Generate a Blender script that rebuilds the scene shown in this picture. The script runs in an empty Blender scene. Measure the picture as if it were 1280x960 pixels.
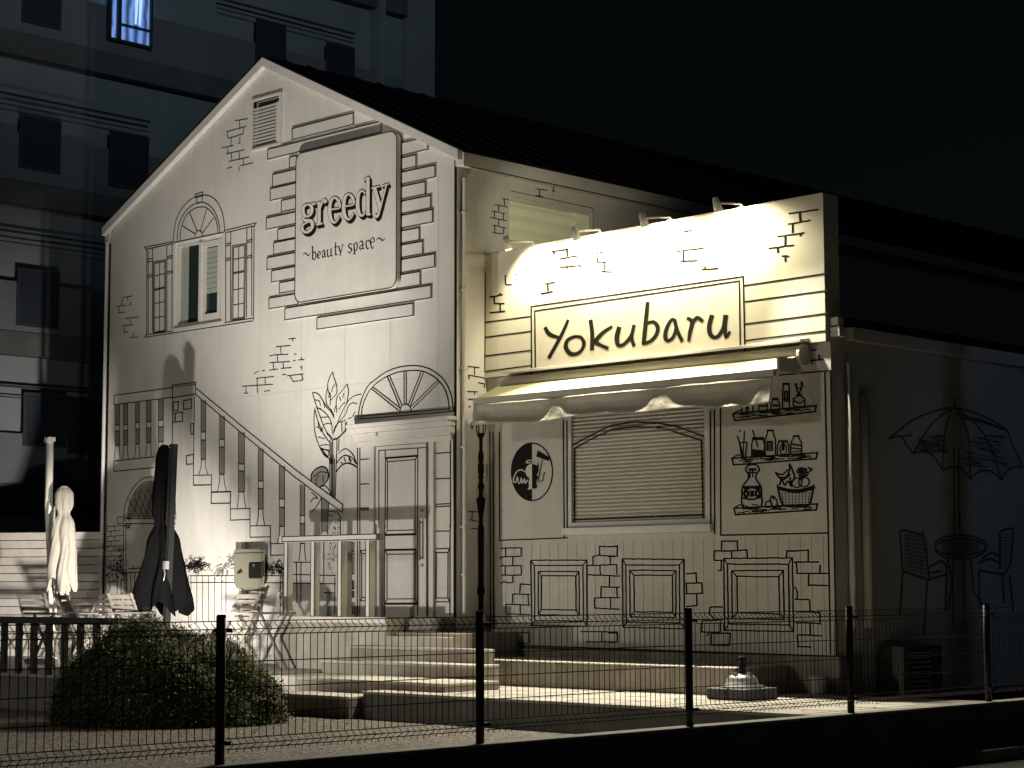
import bpy, math, random
from mathutils import Vector, Matrix
from mathutils.geometry import tessellate_polygon
random.seed(7)
S = bpy.context.scene
COL = S.collection
# ------------------------------------------------------------------ camera
F = 2454.0
YAW, PITCH, ROLL = [math.radians(a) for a in (44.35, 5.92, -0.15)]
CAM = Vector((17.750, -17.147, 1.45))
fw = Vector((-math.sin(YAW)*math.cos(PITCH), math.cos(YAW)*math.cos(PITCH), math.sin(PITCH)))
r0 = Vector((math.cos(YAW), math.sin(YAW), 0)); u0 = r0.cross(fw)
RT = r0*math.cos(ROLL)+u0*math.sin(ROLL); UP = -r0*math.sin(ROLL)+u0*math.cos(ROLL)
cd = bpy.data.cameras.new('camera'); cam = bpy.data.objects.new('camera', cd); COL.objects.link(cam)
cam.matrix_world = Matrix(((RT.x, UP.x, -fw.x, CAM.x), (RT.y, UP.y, -fw.y, CAM.y), (RT.z, UP.z, -fw.z, CAM.z), (0, 0, 0, 1)))
cd.sensor_width = 36; cd.lens = 36*F/1280; cd.clip_end = 2000; cd.clip_start = .1
S.camera = cam
# ------------------------------------------------------------------ night sky
w = bpy.data.worlds.new('World'); S.world = w; w.use_nodes = True
nt = w.node_tree; bg = nt.nodes['Background']
sk = nt.nodes.new('ShaderNodeTexSky'); sk.sky_type = 'NISHITA'; sk.sun_disc = False
sk.sun_elevation = math.radians(4); sk.sun_rotation = math.radians(200)
hs = nt.nodes.new('ShaderNodeHueSaturation'); hs.inputs['Saturation'].default_value = .55
tn = nt.nodes.new('ShaderNodeMix'); tn.data_type = 'RGBA'; tn.blend_type = 'MULTIPLY'; tn.inputs[0].default_value = 1
tn.inputs[7].default_value = (.75, 1, 1.08, 1)
nt.links.new(sk.outputs[0], hs.inputs['Color']); nt.links.new(hs.outputs[0], tn.inputs[6]); nt.links.new(tn.outputs[2], bg.inputs[0])
bg.inputs[1].default_value = .0014
S.view_settings.view_transform = 'Standard'; S.view_settings.look = 'None'
S.view_settings.exposure = 0; S.view_settings.gamma = 1
S.cycles.use_denoising = True; S.cycles.sample_clamp_indirect = 4
S.cycles.max_bounces = 6

def spot(name, loc, target, power, color, angle, blend=.5, size=.03):
    l = bpy.data.lights.new(name, 'SPOT'); l.energy = power; l.color = color
    l.spot_size = math.radians(angle); l.spot_blend = blend; l.shadow_soft_size = size
    o = bpy.data.objects.new(name, l); COL.objects.link(o); o.location = loc
    o.rotation_euler = (Vector(target)-Vector(loc)).to_track_quat('-Z', 'Y').to_euler()
    return o
# moonlight, very weak
sl = bpy.data.lights.new('moon', 'SUN'); sl.energy = .012; sl.angle = math.radians(2); sl.color = (.6, .8, 1)
so = bpy.data.objects.new('moon', sl); COL.objects.link(so)
so.rotation_euler = Vector((-.75, .35, -.5)).to_track_quat('-Z', 'Y').to_euler()
FL = Vector((-1.45, -3.75, .58)); FL2 = Vector((-.78, -3.12, .93))            # twin ground floodlights behind the bush
WARM = (1, .94, .86)
spot('flood_beam_door', FL, (-2.2, 0, 3.0), 330, WARM, 136, .5, .06)
spot('flood_beam_gable', FL+Vector((0, .02, .02)), (-3.4, 0, 8.2), 2200, WARM, 70, 1, .05)
spot('flood_beam_left', FL2, (-7.9, 0, 1.3), 3500, WARM, 56, .9, .06)
spot('front_fill_light', (-3, -24, 10), (-.5, 0, 2.5), 2700, (1, .95, .84), 44, .7, .5)  # added soft fill for the front walls, no known lamp stands here
# street lamps outside the picture
spot('street_lamp_light', (24, -15, 15), (-14, 6, 17.2), 7200, (.66, .86, 1), 30, 1, .4)
spot('car_park_lamp_light', (19, -3, 7.0), (5.4, 4.6, 2.4), 230, (.38, .58, 1), 24, .8, .10)

# ------------------------------------------------------------------ materials
def mat(name, col, rough=.7, metal=0, bump=0, bscale=40, var=0, vscale=3, emit=None, es=0, spec=.5, trans=0, streak=0):
    m = bpy.data.materials.new(name); m.use_nodes = True
    n = m.node_tree.nodes; L = m.node_tree.links; b = n['Principled BSDF']
    b.inputs['Base Color'].default_value = (*col, 1); b.inputs['Roughness'].default_value = rough
    b.inputs['Metallic'].default_value = metal; b.inputs['Specular IOR Level'].default_value = spec
    tc = n.new('ShaderNodeTexCoord')
    if var:
        no = n.new('ShaderNodeTexNoise'); no.inputs['Scale'].default_value = vscale; no.inputs['Detail'].default_value = 8
        no.inputs['Roughness'].default_value = .65
        cr = n.new('ShaderNodeMapRange'); cr.inputs[1].default_value = .3; cr.inputs[2].default_value = .7
        cr.inputs[3].default_value = 1-var; cr.inputs[4].default_value = 1+var*.6
        mx = n.new('ShaderNodeVectorMath'); mx.operation = 'SCALE'; mx.inputs[0].default_value = col
        L.new(tc.outputs['Object'], no.inputs['Vector']); L.new(no.outputs[0], cr.inputs[0])
        L.new(cr.outputs[0], mx.inputs['Scale']); L.new(mx.outputs[0], b.inputs['Base Color'])
        if streak:
            mp = n.new('ShaderNodeMapping'); mp.inputs['Scale'].default_value = (5, 5, .45)
            n3 = n.new('ShaderNodeTexNoise'); n3.inputs['Scale'].default_value = 1.6; n3.inputs['Detail'].default_value = 6
            c3 = n.new('ShaderNodeMapRange'); c3.inputs[1].default_value = .35; c3.inputs[2].default_value = .6; c3.inputs[3].default_value = 1-streak; c3.inputs[4].default_value = 1.0
            m3 = n.new('ShaderNodeMath'); m3.operation = 'MULTIPLY'
            L.new(tc.outputs['Object'], mp.inputs[0]); L.new(mp.outputs[0], n3.inputs['Vector']); L.new(n3.outputs[0], c3.inputs[0])
            L.new(c3.outputs[0], m3.inputs[0]); L.new(cr.outputs[0], m3.inputs[1]); L.new(m3.outputs[0], mx.inputs['Scale'])
    if bump:
        n2 = n.new('ShaderNodeTexNoise'); n2.inputs['Scale'].default_value = bscale; n2.inputs['Detail'].default_value = 4
        bp = n.new('ShaderNodeBump'); bp.inputs['Strength'].default_value = bump; bp.inputs['Distance'].default_value = .01
        L.new(tc.outputs['Object'], n2.inputs['Vector']); L.new(n2.outputs[0], bp.inputs['Height']); L.new(bp.outputs[0], b.inputs['Normal'])
    if emit:
        b.inputs['Emission Color'].default_value = (*emit, 1); b.inputs['Emission Strength'].default_value = es
    if trans:
        b.inputs['Transmission Weight'].default_value = trans
    return m
M = dict(
    wall=mat('house_siding', (.62, .595, .545), .78, bump=.22, bscale=90, var=.09, vscale=1.1, streak=.045),
    kwall=mat('kiosk_siding', (.51, .495, .425), .74, bump=.18, bscale=90, var=.08, vscale=2, streak=.05),
    trim=mat('white_trim', (.62, .60, .56), .5, var=.08, vscale=6),
    sign=mat('sign_panel', (.58, .56, .51), .65, var=.07, vscale=3, streak=.05, bump=.05, bscale=120),
    kickb=mat('kiosk_sign_panel', (.64, .60, .46), .6, var=.05, vscale=2, bump=.06, bscale=60),
    ink=mat('black_mural_paint', (.010, .009, .008), .8, spec=.12),
    fadedink=mat('faded_mural_paint', (.12, .117, .108), .8, spec=.1),
    inkblue=mat('dark_lettering_paint', (.012, .014, .006), .8, spec=.1),
    grey=mat('grey_mural_wash', (.22, .205, .175), .8, var=.25, vscale=25),
    joint=mat('board_joint', (.36, .34, .30), .8),
    cream=mat('cream_mural_paint', (.60, .56, .48), .65),
    roof=mat('dark_roof', (.008, .009, .010), .95, var=.2, vscale=4, spec=.15),
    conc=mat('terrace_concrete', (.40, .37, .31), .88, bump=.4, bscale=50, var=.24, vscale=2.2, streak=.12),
    body=mat('shaded_side_and_joint_concrete', (.16, .15, .13), .9, bump=.4, bscale=40, var=.3, vscale=3),  # shade of the unlit side faces put into the colour; also colours the joints
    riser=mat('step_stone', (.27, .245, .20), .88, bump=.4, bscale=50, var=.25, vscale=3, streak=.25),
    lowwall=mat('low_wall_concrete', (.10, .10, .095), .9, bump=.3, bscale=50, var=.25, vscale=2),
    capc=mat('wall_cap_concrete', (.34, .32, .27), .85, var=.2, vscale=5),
    asphalt=mat('asphalt', (.065, .063, .058), .9, bump=1, bscale=140, var=.35, vscale=30),
    wire=mat('dark_wire', (.02, .018, .015), .45, metal=.2),
    post=mat('dark_post', (.018, .017, .015), .5),
    whitefab=mat('white_canvas', (.31, .29, .24), .85, bump=.4, bscale=14, var=.08, vscale=9),
    whitepaint=mat('white_paint', (.70, .67, .60), .5, var=.06, vscale=8),
    blackfab=mat('black_canvas', (.0035, .0035, .0036), 1, spec=0, bump=.5, bscale=9),
    blackmet=mat('black_metal', (.010, .010, .010), .6, spec=.15),
    boards=mat('white_boards', (.60, .55, .50), .65, var=.15, vscale=5),
    woodd=mat('weathered_wood', (.16, .145, .12), .7, var=.25, vscale=12),
    woodl=mat('pale_wood', (.48, .44, .38), .6, var=.15, vscale=10),
    woodm=mat('grey_wood', (.22, .20, .17), .7, var=.2, vscale=10),
    rail=mat('dark_rail_wood', (.05, .047, .04), .7, var=.2, vscale=8),
    beige=mat('beige_enamel', (.19, .183, .135), .5),
    glassd=mat('dark_glass', (.02, .03, .028), .12),
    glass2=mat('apartment_glass', (.045, .055, .07), .25),
    blind=mat('pale_blind', (.34, .37, .30), .7),
    blind2=mat('glowing_cream_blind', (.66, .64, .46), .6, emit=(.8, .78, .45), es=.10),  # faint emission imitates lamp light falling on the blind
    apt=mat('apartment_render', (.30, .33, .34), .85, var=.16, vscale=.7, bump=.2, bscale=20),
    aptw=mat('apartment_parapet', (.20, .22, .235), .85, var=.15, vscale=.6),
    aptb=mat('apartment_slab_edge', (.14, .14, .135), .85, var=.3, vscale=1.2),
    aptf=mat('apartment_window_frame', (.05, .055, .06), .6),
    curtain=mat('lit_curtain', (.1, .15, .3), .8, emit=(.22, .42, 1), es=.75),
    curtain2=mat('bright_curtain_fold', (.2, .3, .5), .8, emit=(.45, .7, 1), es=1.1),
    awn=mat('awning_canvas', (.25, .235, .12), .75, var=.04, vscale=3),
    val=mat('awning_valance', (.40, .375, .29), .6, bump=.35, bscale=30, var=.12, vscale=12),
    awm=mat('awning_frame', (.50, .47, .40), .5),
    lamp=mat('lamp_housing', (.78, .74, .66), .4),
    bulb=mat('lamp_glow', (1, .9, .6), .5, emit=(1, .82, .5), es=30),
    shut=mat('roller_shutter', (.46, .43, .36), .5),
    ac=mat('ac_casing', (.09, .085, .075), .6),
    foliage=None, stone=mat('umbrella_weight_stone', (.04, .04, .04), .6, var=.3, vscale=20),
    alu=mat('cast_aluminium', (.28, .28, .27), .4, metal=.6),
    brown=mat('brown_block', (.30, .23, .16), .9, var=.2, vscale=8),
    void=mat('dark_interior', (.01, .01, .01), .9),
)
def gravel_mat():
    m = mat('gravel', (.2, .18, .14), .95, bump=1, bscale=60)
    n = m.node_tree.nodes; L = m.node_tree.links; b = n['Principled BSDF']
    tc = n.new('ShaderNodeTexCoord'); v = n.new('ShaderNodeTexVoronoi'); v.inputs['Scale'].default_value = 28
    r = n.new('ShaderNodeValToRGB'); r.color_ramp.elements[0].color = (.04, .035, .03, 1); r.color_ramp.elements[1].color = (.20, .18, .14, 1)
    sp = n.new('ShaderNodeSeparateColor')
    L.new(tc.outputs['Object'], v.inputs['Vector']); L.new(v.outputs['Color'], sp.inputs[0]); L.new(sp.outputs[0], r.inputs[0]); L.new(r.outputs[0], b.inputs['Base Color'])
    bp = n['Bump']; bp.inputs['Distance'].default_value = .03; L.new(v.outputs['Distance'], bp.inputs['Height'])
    return m
M['gravel'] = gravel_mat()
def curtain_mat():
    m = M['curtain']; n = m.node_tree.nodes; L = m.node_tree.links; b = n['Principled BSDF']
    tc = n.new('ShaderNodeTexCoord'); wv = n.new('ShaderNodeTexWave'); wv.bands_direction = 'Y'; wv.inputs['Scale'].default_value = 1.6
    wv.inputs['Distortion'].default_value = 3.5; wv.inputs['Detail'].default_value = 3
    mr = n.new('ShaderNodeMapRange'); mr.inputs[3].default_value = .12; mr.inputs[4].default_value = .75
    L.new(tc.outputs['Object'], wv.inputs['Vector']); L.new(wv.outputs['Fac'], mr.inputs[0]); L.new(mr.outputs[0], b.inputs['Emission Strength'])
curtain_mat()
def leaf_mat():
    m = mat('shrub_leaves', (.07, .08, .03), .7)
    n = m.node_tree.nodes; L = m.node_tree.links; b = n['Principled BSDF']
    g = n.new('ShaderNodeNewGeometry'); r = n.new('ShaderNodeValToRGB')
    r.color_ramp.elements[0].color = (.04, .055, .015, 1); r.color_ramp.elements[1].color = (.14, .145, .05, 1)
    L.new(g.outputs['Random Per Island'], r.inputs[0]); L.new(r.outputs[0], b.inputs['Base Color'])
    return m
M['foliage'] = leaf_mat()

# ------------------------------------------------------------------ helpers
def at(px, py, axis, val):
    d = fw+RT*((px-640)/F)-UP*((py-480)/F); k = 'xyz'.index(axis)
    return CAM+d*((val-CAM[k])/d[k])
def link(name, verts, faces, m, parent=None, smooth=False):
    me = bpy.data.meshes.new(name); me.from_pydata([tuple(v) for v in verts], [], faces); me.update()
    me.materials.append(m)
    if smooth:
        for p in me.polygons: p.use_smooth = True
    o = bpy.data.objects.new(name, me); COL.objects.link(o)
    if parent: o.parent = parent; 
    if parent: 
        p = parent; off = Vector((0, 0, 0))
        while p: off += p.location; p = p.parent
        me.transform(Matrix.Translation(-off))
    return o
def tag(o, label=None, cat=None, group=None, kind=None):
    for k, v in (('label', label), ('category', cat), ('group', group), ('kind', kind)):
        if v: o[k] = v
    return o
def empty(name, loc, label, cat, group=None):
    o = bpy.data.objects.new(name, None); COL.objects.link(o); o.location = loc; o.empty_display_size = .2
    return tag(o, label, cat, group)
class MB:
    def __init__(s): s.v = []; s.f = []
    def add(s, v, f):
        n = len(s.v); s.v += [Vector(a) for a in v]; s.f += [tuple(i+n for i in q) for q in f]; return s
    def box(s, a, b):
        x0, y0, z0 = a; x1, y1, z1 = b
        v = [(x0, y0, z0), (x1, y0, z0), (x1, y1, z0), (x0, y1, z0), (x0, y0, z1), (x1, y0, z1), (x1, y1, z1), (x0, y1, z1)]
        return s.add(v, [(0, 3, 2, 1), (4, 5, 6, 7), (0, 1, 5, 4), (1, 2, 6, 5), (2, 3, 7, 6), (3, 0, 4, 7)])
    def bar(s, a, b, w, h=None, up=Vector((0, 0, 1))):
        a = Vector(a); b = Vector(b); d = (b-a).normalized(); h = h or w
        if abs(d.dot(up)) > .99: up = Vector((0, 1, 0))
        r = d.cross(up).normalized(); u = r.cross(d)
        v = []
        for p in (a, b):
            for i, j in ((-1, -1), (1, -1), (1, 1), (-1, 1)): v.append(p+r*(i*w/2)+u*(j*h/2))
        return s.add(v, [(0, 1, 2, 3), (7, 6, 5, 4), (0, 4, 5, 1), (1, 5, 6, 2), (2, 6, 7, 3), (3, 7, 4, 0)])
    def tube(s, pts, r, n=8, cap=True):
        pts = [Vector(p) for p in pts]; rr = r if isinstance(r, (list, tuple)) else [r]*len(pts)
        v = []; f = []; ref = Vector((.13, .21, .97))
        for i, p in enumerate(pts):
            d = (pts[min(i+1, len(pts)-1)]-pts[max(i-1, 0)]).normalized()
            a = d.cross(ref)
            if a.length < .1: a = d.cross(Vector((1, 0, 0)))
            a.normalize(); b = d.cross(a)
            for k in range(n):
                t = 2*math.pi*k/n; v.append(p+a*(rr[i]*math.cos(t))+b*(rr[i]*math.sin(t)))
        for i in range(len(pts)-1):
            for k in range(n): f.append((i*n+k, i*n+(k+1) % n, (i+1)*n+(k+1) % n, (i+1)*n+k))
        if cap: f.append(tuple(range(n))[::-1]); f.append(tuple((len(pts)-1)*n+k for k in range(n)))
        return s.add(v, f)
    def lathe(s, c, prof, n=20):
        c = Vector(c); v = []; f = []
        for r, z in prof:
            for k in range(n): t = 2*math.pi*k/n; v.append(c+Vector((r*math.cos(t), r*math.sin(t), z)))
        for i in range(len(prof)-1):
            for k in range(n): f.append((i*n+k, i*n+(k+1) % n, (i+1)*n+(k+1) % n, (i+1)*n+k))
        f.append(tuple(range(n))[::-1]); f.append(tuple((len(prof)-1)*n+k for k in range(n)))
        return s.add(v, f)
    def build(s, name, m, parent=None, smooth=False): return link(name, s.v, s.f, m, parent, smooth)
def box(name, a, b, m, parent=None): return MB().box(a, b).build(name, m, parent)
def bevel(o, w=.01, seg=2):
    md = o.modifiers.new('bevel', 'BEVEL'); md.width = w; md.segments = seg; md.limit_method = 'ANGLE'; return o

# flat paint on a wall: plane 'y' faces -Y, plane 'x' faces +X
class Ink:
    def __init__(s, axis, val, off=.004, frame=(0, 0, 1)):
        s.axis, s.val, s.off = axis, val, off; s.fr = frame; s.v = []; s.f = []; s.bump = 0
    def F(s, x0, y0, k): s.fr = (x0, y0, k); return s
    def to2(s, p):
        x0, y0, k = s.fr; q = at(x0+p[0]/k, y0+p[1]/k, s.axis, s.val-s.off if s.axis == 'y' else s.val+s.off)
        return Vector((q.x if s.axis == 'y' else q.y, q.z))
    def put(s, q, h=0):
        o = s.off+h
        return Vector((q[0], s.val-o, q[1])) if s.axis == 'y' else Vector((s.val+o, q[0], q[1]))
    def strip(s, q, ws, closed=False):
        n = len(q)
        if n < 2: return
        s.bump = (s.bump+1) % 7; h = s.bump*.00025
        L = []; R_ = []
        for i in range(n):
            if closed: a, b = q[i-1], q[(i+1) % n]
            else: a, b = q[max(i-1, 0)], q[min(i+1, n-1)]
            d1 = (q[i]-a); d2 = (b-q[i])
            if d1.length < 1e-7: d1 = d2
            if d2.length < 1e-7: d2 = d1
            d1 = d1.normalized(); d2 = d2.normalized(); t = d1+d2
            if t.length < .2: t = d1
            t.normalize(); nn = Vector((-t.y, t.x)); c = max(.45, nn.dot(Vector((-d1.y, d1.x))))
            e = Vector((nn.x*1.38, nn.y))*(ws[i]/2/c); L.append(q[i]+e); R_.append(q[i]-e)
        k = len(s.v)
        for a, b in zip(L, R_): s.v += [s.put(a, h), s.put(b, h)]
        for i in range(n-1 if not closed else n):
            j = (i+1) % n; s.f.append((k+2*i, k+2*i+1, k+2*j+1, k+2*j))
    def line(s, pts, w=1.2, closed=False, smooth=False):
        q = [s.to2(p) for p in pts]; ws = [w*.0116]*len(q)
        if smooth: q, ws = s.cr(q, ws, closed)
        s.strip(q, ws, closed); return s
    def lines(s, segs, w=1.2):
        for g in segs: s.line(g, w)
        return s
    def cr(s, q, ws, closed=False, n=5):
        o = []; ow = []; N = len(q)
        for i in range(N if closed else N-1):
            p = [q[(i+k) % N] if closed else q[min(max(i+k, 0), N-1)] for k in (-1, 0, 1, 2)]
            for t in range(n):
                t /= n
                o.append(.5*((2*p[1])+(p[2]-p[0])*t+(2*p[0]-5*p[1]+4*p[2]-p[3])*t*t+(3*p[1]-p[0]-3*p[2]+p[3])*t**3))
                ow.append(ws[i]*(1-t)+ws[(i+1) % N]*t)
        if not closed: o.append(q[-1]); ow.append(ws[-1])
        return o, ow
    def stroke(s, pts, dw=0, dx=0, dy=0, scale=1.0, n=4):
        k = s.fr[2]
        q = [s.to2((p[0]+dx, p[1]+dy)) for p in pts]; ws = [max(.0005, (p[2]*scale+dw)/k*.0112) for p in pts]
        q, ws = s.cr(q, ws, n=n)
        # extend caps a little
        s.strip(q, ws)
    def poly(s, pts):
        q = [s.to2(p) for p in pts]; s.bump = (s.bump+1) % 7; h = s.bump*.00025
        t = tessellate_polygon([[Vector((a.x, a.y, 0)) for a in q]])
        k = len(s.v); s.v += [s.put(a, h) for a in q]; s.f += [tuple(k+i for i in tri) for tri in t]; return s
    def dab(s, x, y, r, a=None):
        a = random.random()*6.3 if a is None else a
        p = []
        for i in range(6):
            t = i*math.pi/3; ex = r*math.cos(t); ey = r*.45*math.sin(t)
            p.append((x+ex*math.cos(a)-ey*math.sin(a), y+ex*math.sin(a)+ey*math.cos(a)))
        s.poly(p)
    def scrib(s, x, y, r, w=.9):
        n = random.randint(3, 5); a = random.random()*6.3; p = []
        for i in range(n): p.append((x+r*math.cos(a+i*1.7)*random.uniform(.3, 1), y+r*math.sin(a+i*1.7)*random.uniform(.3, 1)))
        s.line(p, w, smooth=True)
    def build(s, name, m, parent): return link(name, s.v, s.f, m, parent)
def wall_with_holes(name, axis, val, outer, holes, m, parent, reveal=.12):
    loops = [outer]+holes; flat = [Vector((a, b, 0)) for l in loops for a, b in l]
    t = tessellate_polygon([[Vector((a, b, 0)) for a, b in l] for l in loops])
    def put(a, b, d): return (a, val+d, b) if axis == 'y' else (val-d, a, b)
    v = [put(a.x, a.y, 0) for a in flat]; f = [tuple(q) for q in t]
    for l in holes:
        k = len(v); n = len(l)
        v += [put(a, b, 0) for a, b in l]+[put(a, b, reveal) for a, b in l]
        f += [(k+i, k+(i+1) % n, k+n+(i+1) % n, k+n+i) for i in range(n)]
    return link(name, v, f, m, parent)

# ------------------------------------------------------------------ ground
g = MB().add([(-300, -300, -.02), (300, -300, -.02), (300, 500, -.02), (-300, 500, -.02)], [(0, 1, 2, 3)]).build('ground', M['asphalt']); tag(g, kind='structure')
g = MB().add([(-30, -40, -.004), (8.6, -40, -.004), (8.6, 30, -.004), (-30, 30, -.004)], [(0, 1, 2, 3)]).build('gravel_lot', M['gravel']); tag(g, kind='structure')
g = MB().add([(8.72, -60, 0.0), (40, -60, 0.0), (40, 60, 0.0), (8.72, 60, 0.0)], [(0, 1, 2, 3)]).build('road', M['asphalt']); tag(g, kind='structure')
# terrace, platform
TZ = .42
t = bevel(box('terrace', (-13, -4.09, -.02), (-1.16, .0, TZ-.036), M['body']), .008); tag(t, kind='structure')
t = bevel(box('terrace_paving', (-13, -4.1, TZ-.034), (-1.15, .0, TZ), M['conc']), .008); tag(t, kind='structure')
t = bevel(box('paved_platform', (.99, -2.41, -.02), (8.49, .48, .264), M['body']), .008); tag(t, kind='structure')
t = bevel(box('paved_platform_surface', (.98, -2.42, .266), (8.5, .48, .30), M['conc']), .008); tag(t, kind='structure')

# ------------------------------------------------------------------ house
house = empty('house', (-3.85, 0, 0), 'white two storey gabled house with black line drawings painted on its front', 'house')
XL = -7.70; XR = 0; EZ = 6.95; AZ = 8.86; AX = -3.88
def y0p(px, py): p = at(px, py, 'y', 0); return (p.x, p.z)
k = 4.571
wh = [y0p(120+a/k, 220+b/k) for a, b in ((452, 388), (722, 328), (722, 828), (452, 868))]
zt = (wh[0][1]+wh[1][1])/2; zb = (wh[2][1]+wh[3][1])/2; xa = wh[0][0]; xb = wh[1][0]
vh = [y0p(240+a/4, b/4) for a, b in ((310, 512), (447, 470), (437, 712), (306, 750))]
vx0 = (vh[0][0]+vh[3][0])/2; vx1 = (vh[1][0]+vh[2][0])/2; vz1 = (vh[0][1]+vh[1][1])/2; vz0 = (vh[2][1]+vh[3][1])/2
front = wall_with_holes('front_wall', 'y', 0, [(XL, 0), (XR, 0), (XR, EZ), (AX, AZ), (XL, EZ)],
    [[(xa, zb), (xb, zb), (xb, zt), (xa, zt)], [(vx0, vz0), (vx1, vz0), (vx1, vz1), (vx0, vz1)]], M['wall'], house, .10)
sy0 = at(636, 250, 'x', 0).y; sy1 = at(741, 270, 'x', 0).y; sz1 = at(636, 245, 'x', 0).z
side = wall_with_holes('side_wall', 'x', 0, [(0, 0), (26, 0), (26, EZ), (0, EZ)], [[(sy0, 5.45), (sy1, 5.45), (sy1, sz1), (sy0, sz1)]], M['wall'], house, .10)
MB().add([(XL, 0, 0), (XL, 26, 0), (XL, 26, EZ), (XL, 0, EZ), (0, 26, 0), (0, 26, EZ), (AX, 26, AZ)], [(0, 1, 2, 3), (1, 4, 5, 6, 2)]).build('rear_wall', M['wall'], house)
sl_ = (AZ-EZ)/(XR-AX)
rf = MB()
for sx, xe in ((1, .17), (-1, XL-.17)):
    ze = AZ+.13-sl_*abs(xe-AX); v = []
    for y in (-.10, 26.1):
        v += [(AX, y, AZ+.13), (xe, y, ze), (xe, y, ze-.02), (AX, y, AZ+.11)]
    rf.add(v, [(0, 1, 5, 4), (3, 7, 6, 2), (1, 2, 6, 5), (0, 3, 2, 1), (4, 5, 6, 7)])
rfo = rf.build('roof', M['roof'], house)
sm_ = MB(); y = .3
while y < 26:
    sm_.bar((AX, y, AZ+.14), (.16, y, AZ+.14-sl_*(.16-AX)), .03, .03); y += .45
sm_.build('roof_seams', M['roof'], rfo)
bt = MB()
for xe in (.12, XL-.12):
    ze = AZ+.105-sl_*abs(xe-AX); d = .125
    v = [(AX, -.09, AZ+.105), (xe, -.09, ze), (xe, -.09, ze-d), (AX, -.09, AZ+.105-d)]
    v += [(a, -.001, c) for a, b, c in v]
    bt.add(v, [(0, 1, 2, 3), (3, 2, 6, 7), (0, 4, 5, 1), (1, 5, 6, 2)])
bt.build('gable_trim', M['trim'], house)
gu = MB().box((.003, -.02, 6.80), (.16, 26, 6.97)).box((XL-.15, -.02, 6.80), (XL-.003, 26, 6.97))
bevel(gu.build('gutter', M['trim'], house), .01)
dl = MB().box((.161, -.018, 6.975), (.166, 26, 6.985)).box((.161, -.018, 6.785), (.166, 26, 6.797)); dl.build('gutter_joint', M['ink'], house)
def pipe(p0, p1, r, parent, m, clips, ax='x'):
    b = MB().tube([p0, p1], r, 10)
    for z in clips: b.box((p0[0]-r-.02, p0[1]-r-.01, z), (p0[0]+r+.004, p0[1]+r+.01, z+.03))
    return b.build('downspout', m, parent, True)
py_ = at(581, 400, 'x', .06).y
b = MB().tube([(.06, py_+.12, 6.82), (.06, py_+.12, 6.72), (.06, py_, 6.66), (.06, py_, 1.12)], .03, 10)
for z in (6.2, 5.2, 4.2, 3.2, 2.2, 1.6): b.box((.0, py_-.04, z), (.095, py_+.04, z+.025))
b.build('downspout', M['trim'], house)
b = MB().tube([(XL-.07, -.02, 6.8), (XL-.07, -.02, .45)], .028, 10)
b.build('downspout', M['trim'], house)

# --- real window
win = MB().box((xa, .03, zb), (xa+.05, .09, zt)).box((xb-.05, .03, zb), (xb, .09, zt)).box((xa+.05, .03, zt-.06), (xb-.05, .09, zt)).box((xa+.05, .03, zb), (xb-.05, .09, zb+.05))
xm = at(120+596/k, 300, 'y', 0).x
win.box((xm-.03, .0, zb+.05), (xm+.03, .085, zt-.06))
win.box((xm+.03, .02, zb+.05), (xm+.09, .07, zt-.06)).box((xb-.13, .02, zb+.05), (xb-.05, .07, zt-.06)).box((xm+.09, .02, zt-.14), (xb-.13, .07, zt-.06)).box((xm+.09, .02, zb+.05), (xb-.13, .07, zb+.14))
wo = win.build('window', M['trim'], house)
MB().add([(xa+.05, .085, zb+.05), (xm-.03, .085, zb+.05), (xm-.03, .085, zt-.06), (xa+.05, .085, zt-.06)], [(0, 1, 2, 3)]).add([(xm+.09, .06, zb+.14), (xb-.13, .06, zb+.14), (xb-.13, .06, zt-.14), (xm+.09, .06, zt-.14)], [(0, 1, 2, 3)]).build('pane', M['glassd'], wo)
bl = MB()
for i in range(9):
    z = zt-.16-i*.075
    bl.box((xm+.095, .05, z-.068), (xb-.135, .056, z))
bl.build('blind', M['blind'], wo)
box('curtain', (xa+.05, .078, zb+.05), (xa+.24, .083, zt-.06), M['blind'], wo)
bl = MB().box((xa-.012, -.012, zb-.05), (xb+.012, .0, zb-.005)); bl.build('sill', M['trim'], wo)
# --- vent
vt = MB().box((vx0, -.03, vz0-.03), (vx1, .05, vz0)).box((vx1, -.03, vz0-.03), (vx1+.05, .05, vz1+.03)).box((vx0-.02, -.03, vz0-.03), (vx0, .05, vz1+.03)).box((vx0, -.03, vz1), (vx1, .05, vz1+.03))
v_ = vt.build('gable_vent', M['trim'], house)
sv = MB(); n = 12
for i in range(n):
    z = vz0+(vz1-.09-vz0)*(i+.5)/n; h = (vz1-.09-vz0)/n
    sv.add([(vx0, .004, z-h*.40), (vx1-.07, .004, z-h*.40), (vx1-.07, .008, z+h*.34), (vx0, .008, z+h*.34)], [(0, 1, 2, 3)])
sv.box((vx1-.07, -.02, vz0), (vx1, .03, vz1-.1))
sv.build('louvre_blades', M['trim'], v_)
box('vent_back', (vx0, .09, vz0), (vx1, .1, vz1), M['void'], v_)
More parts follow.
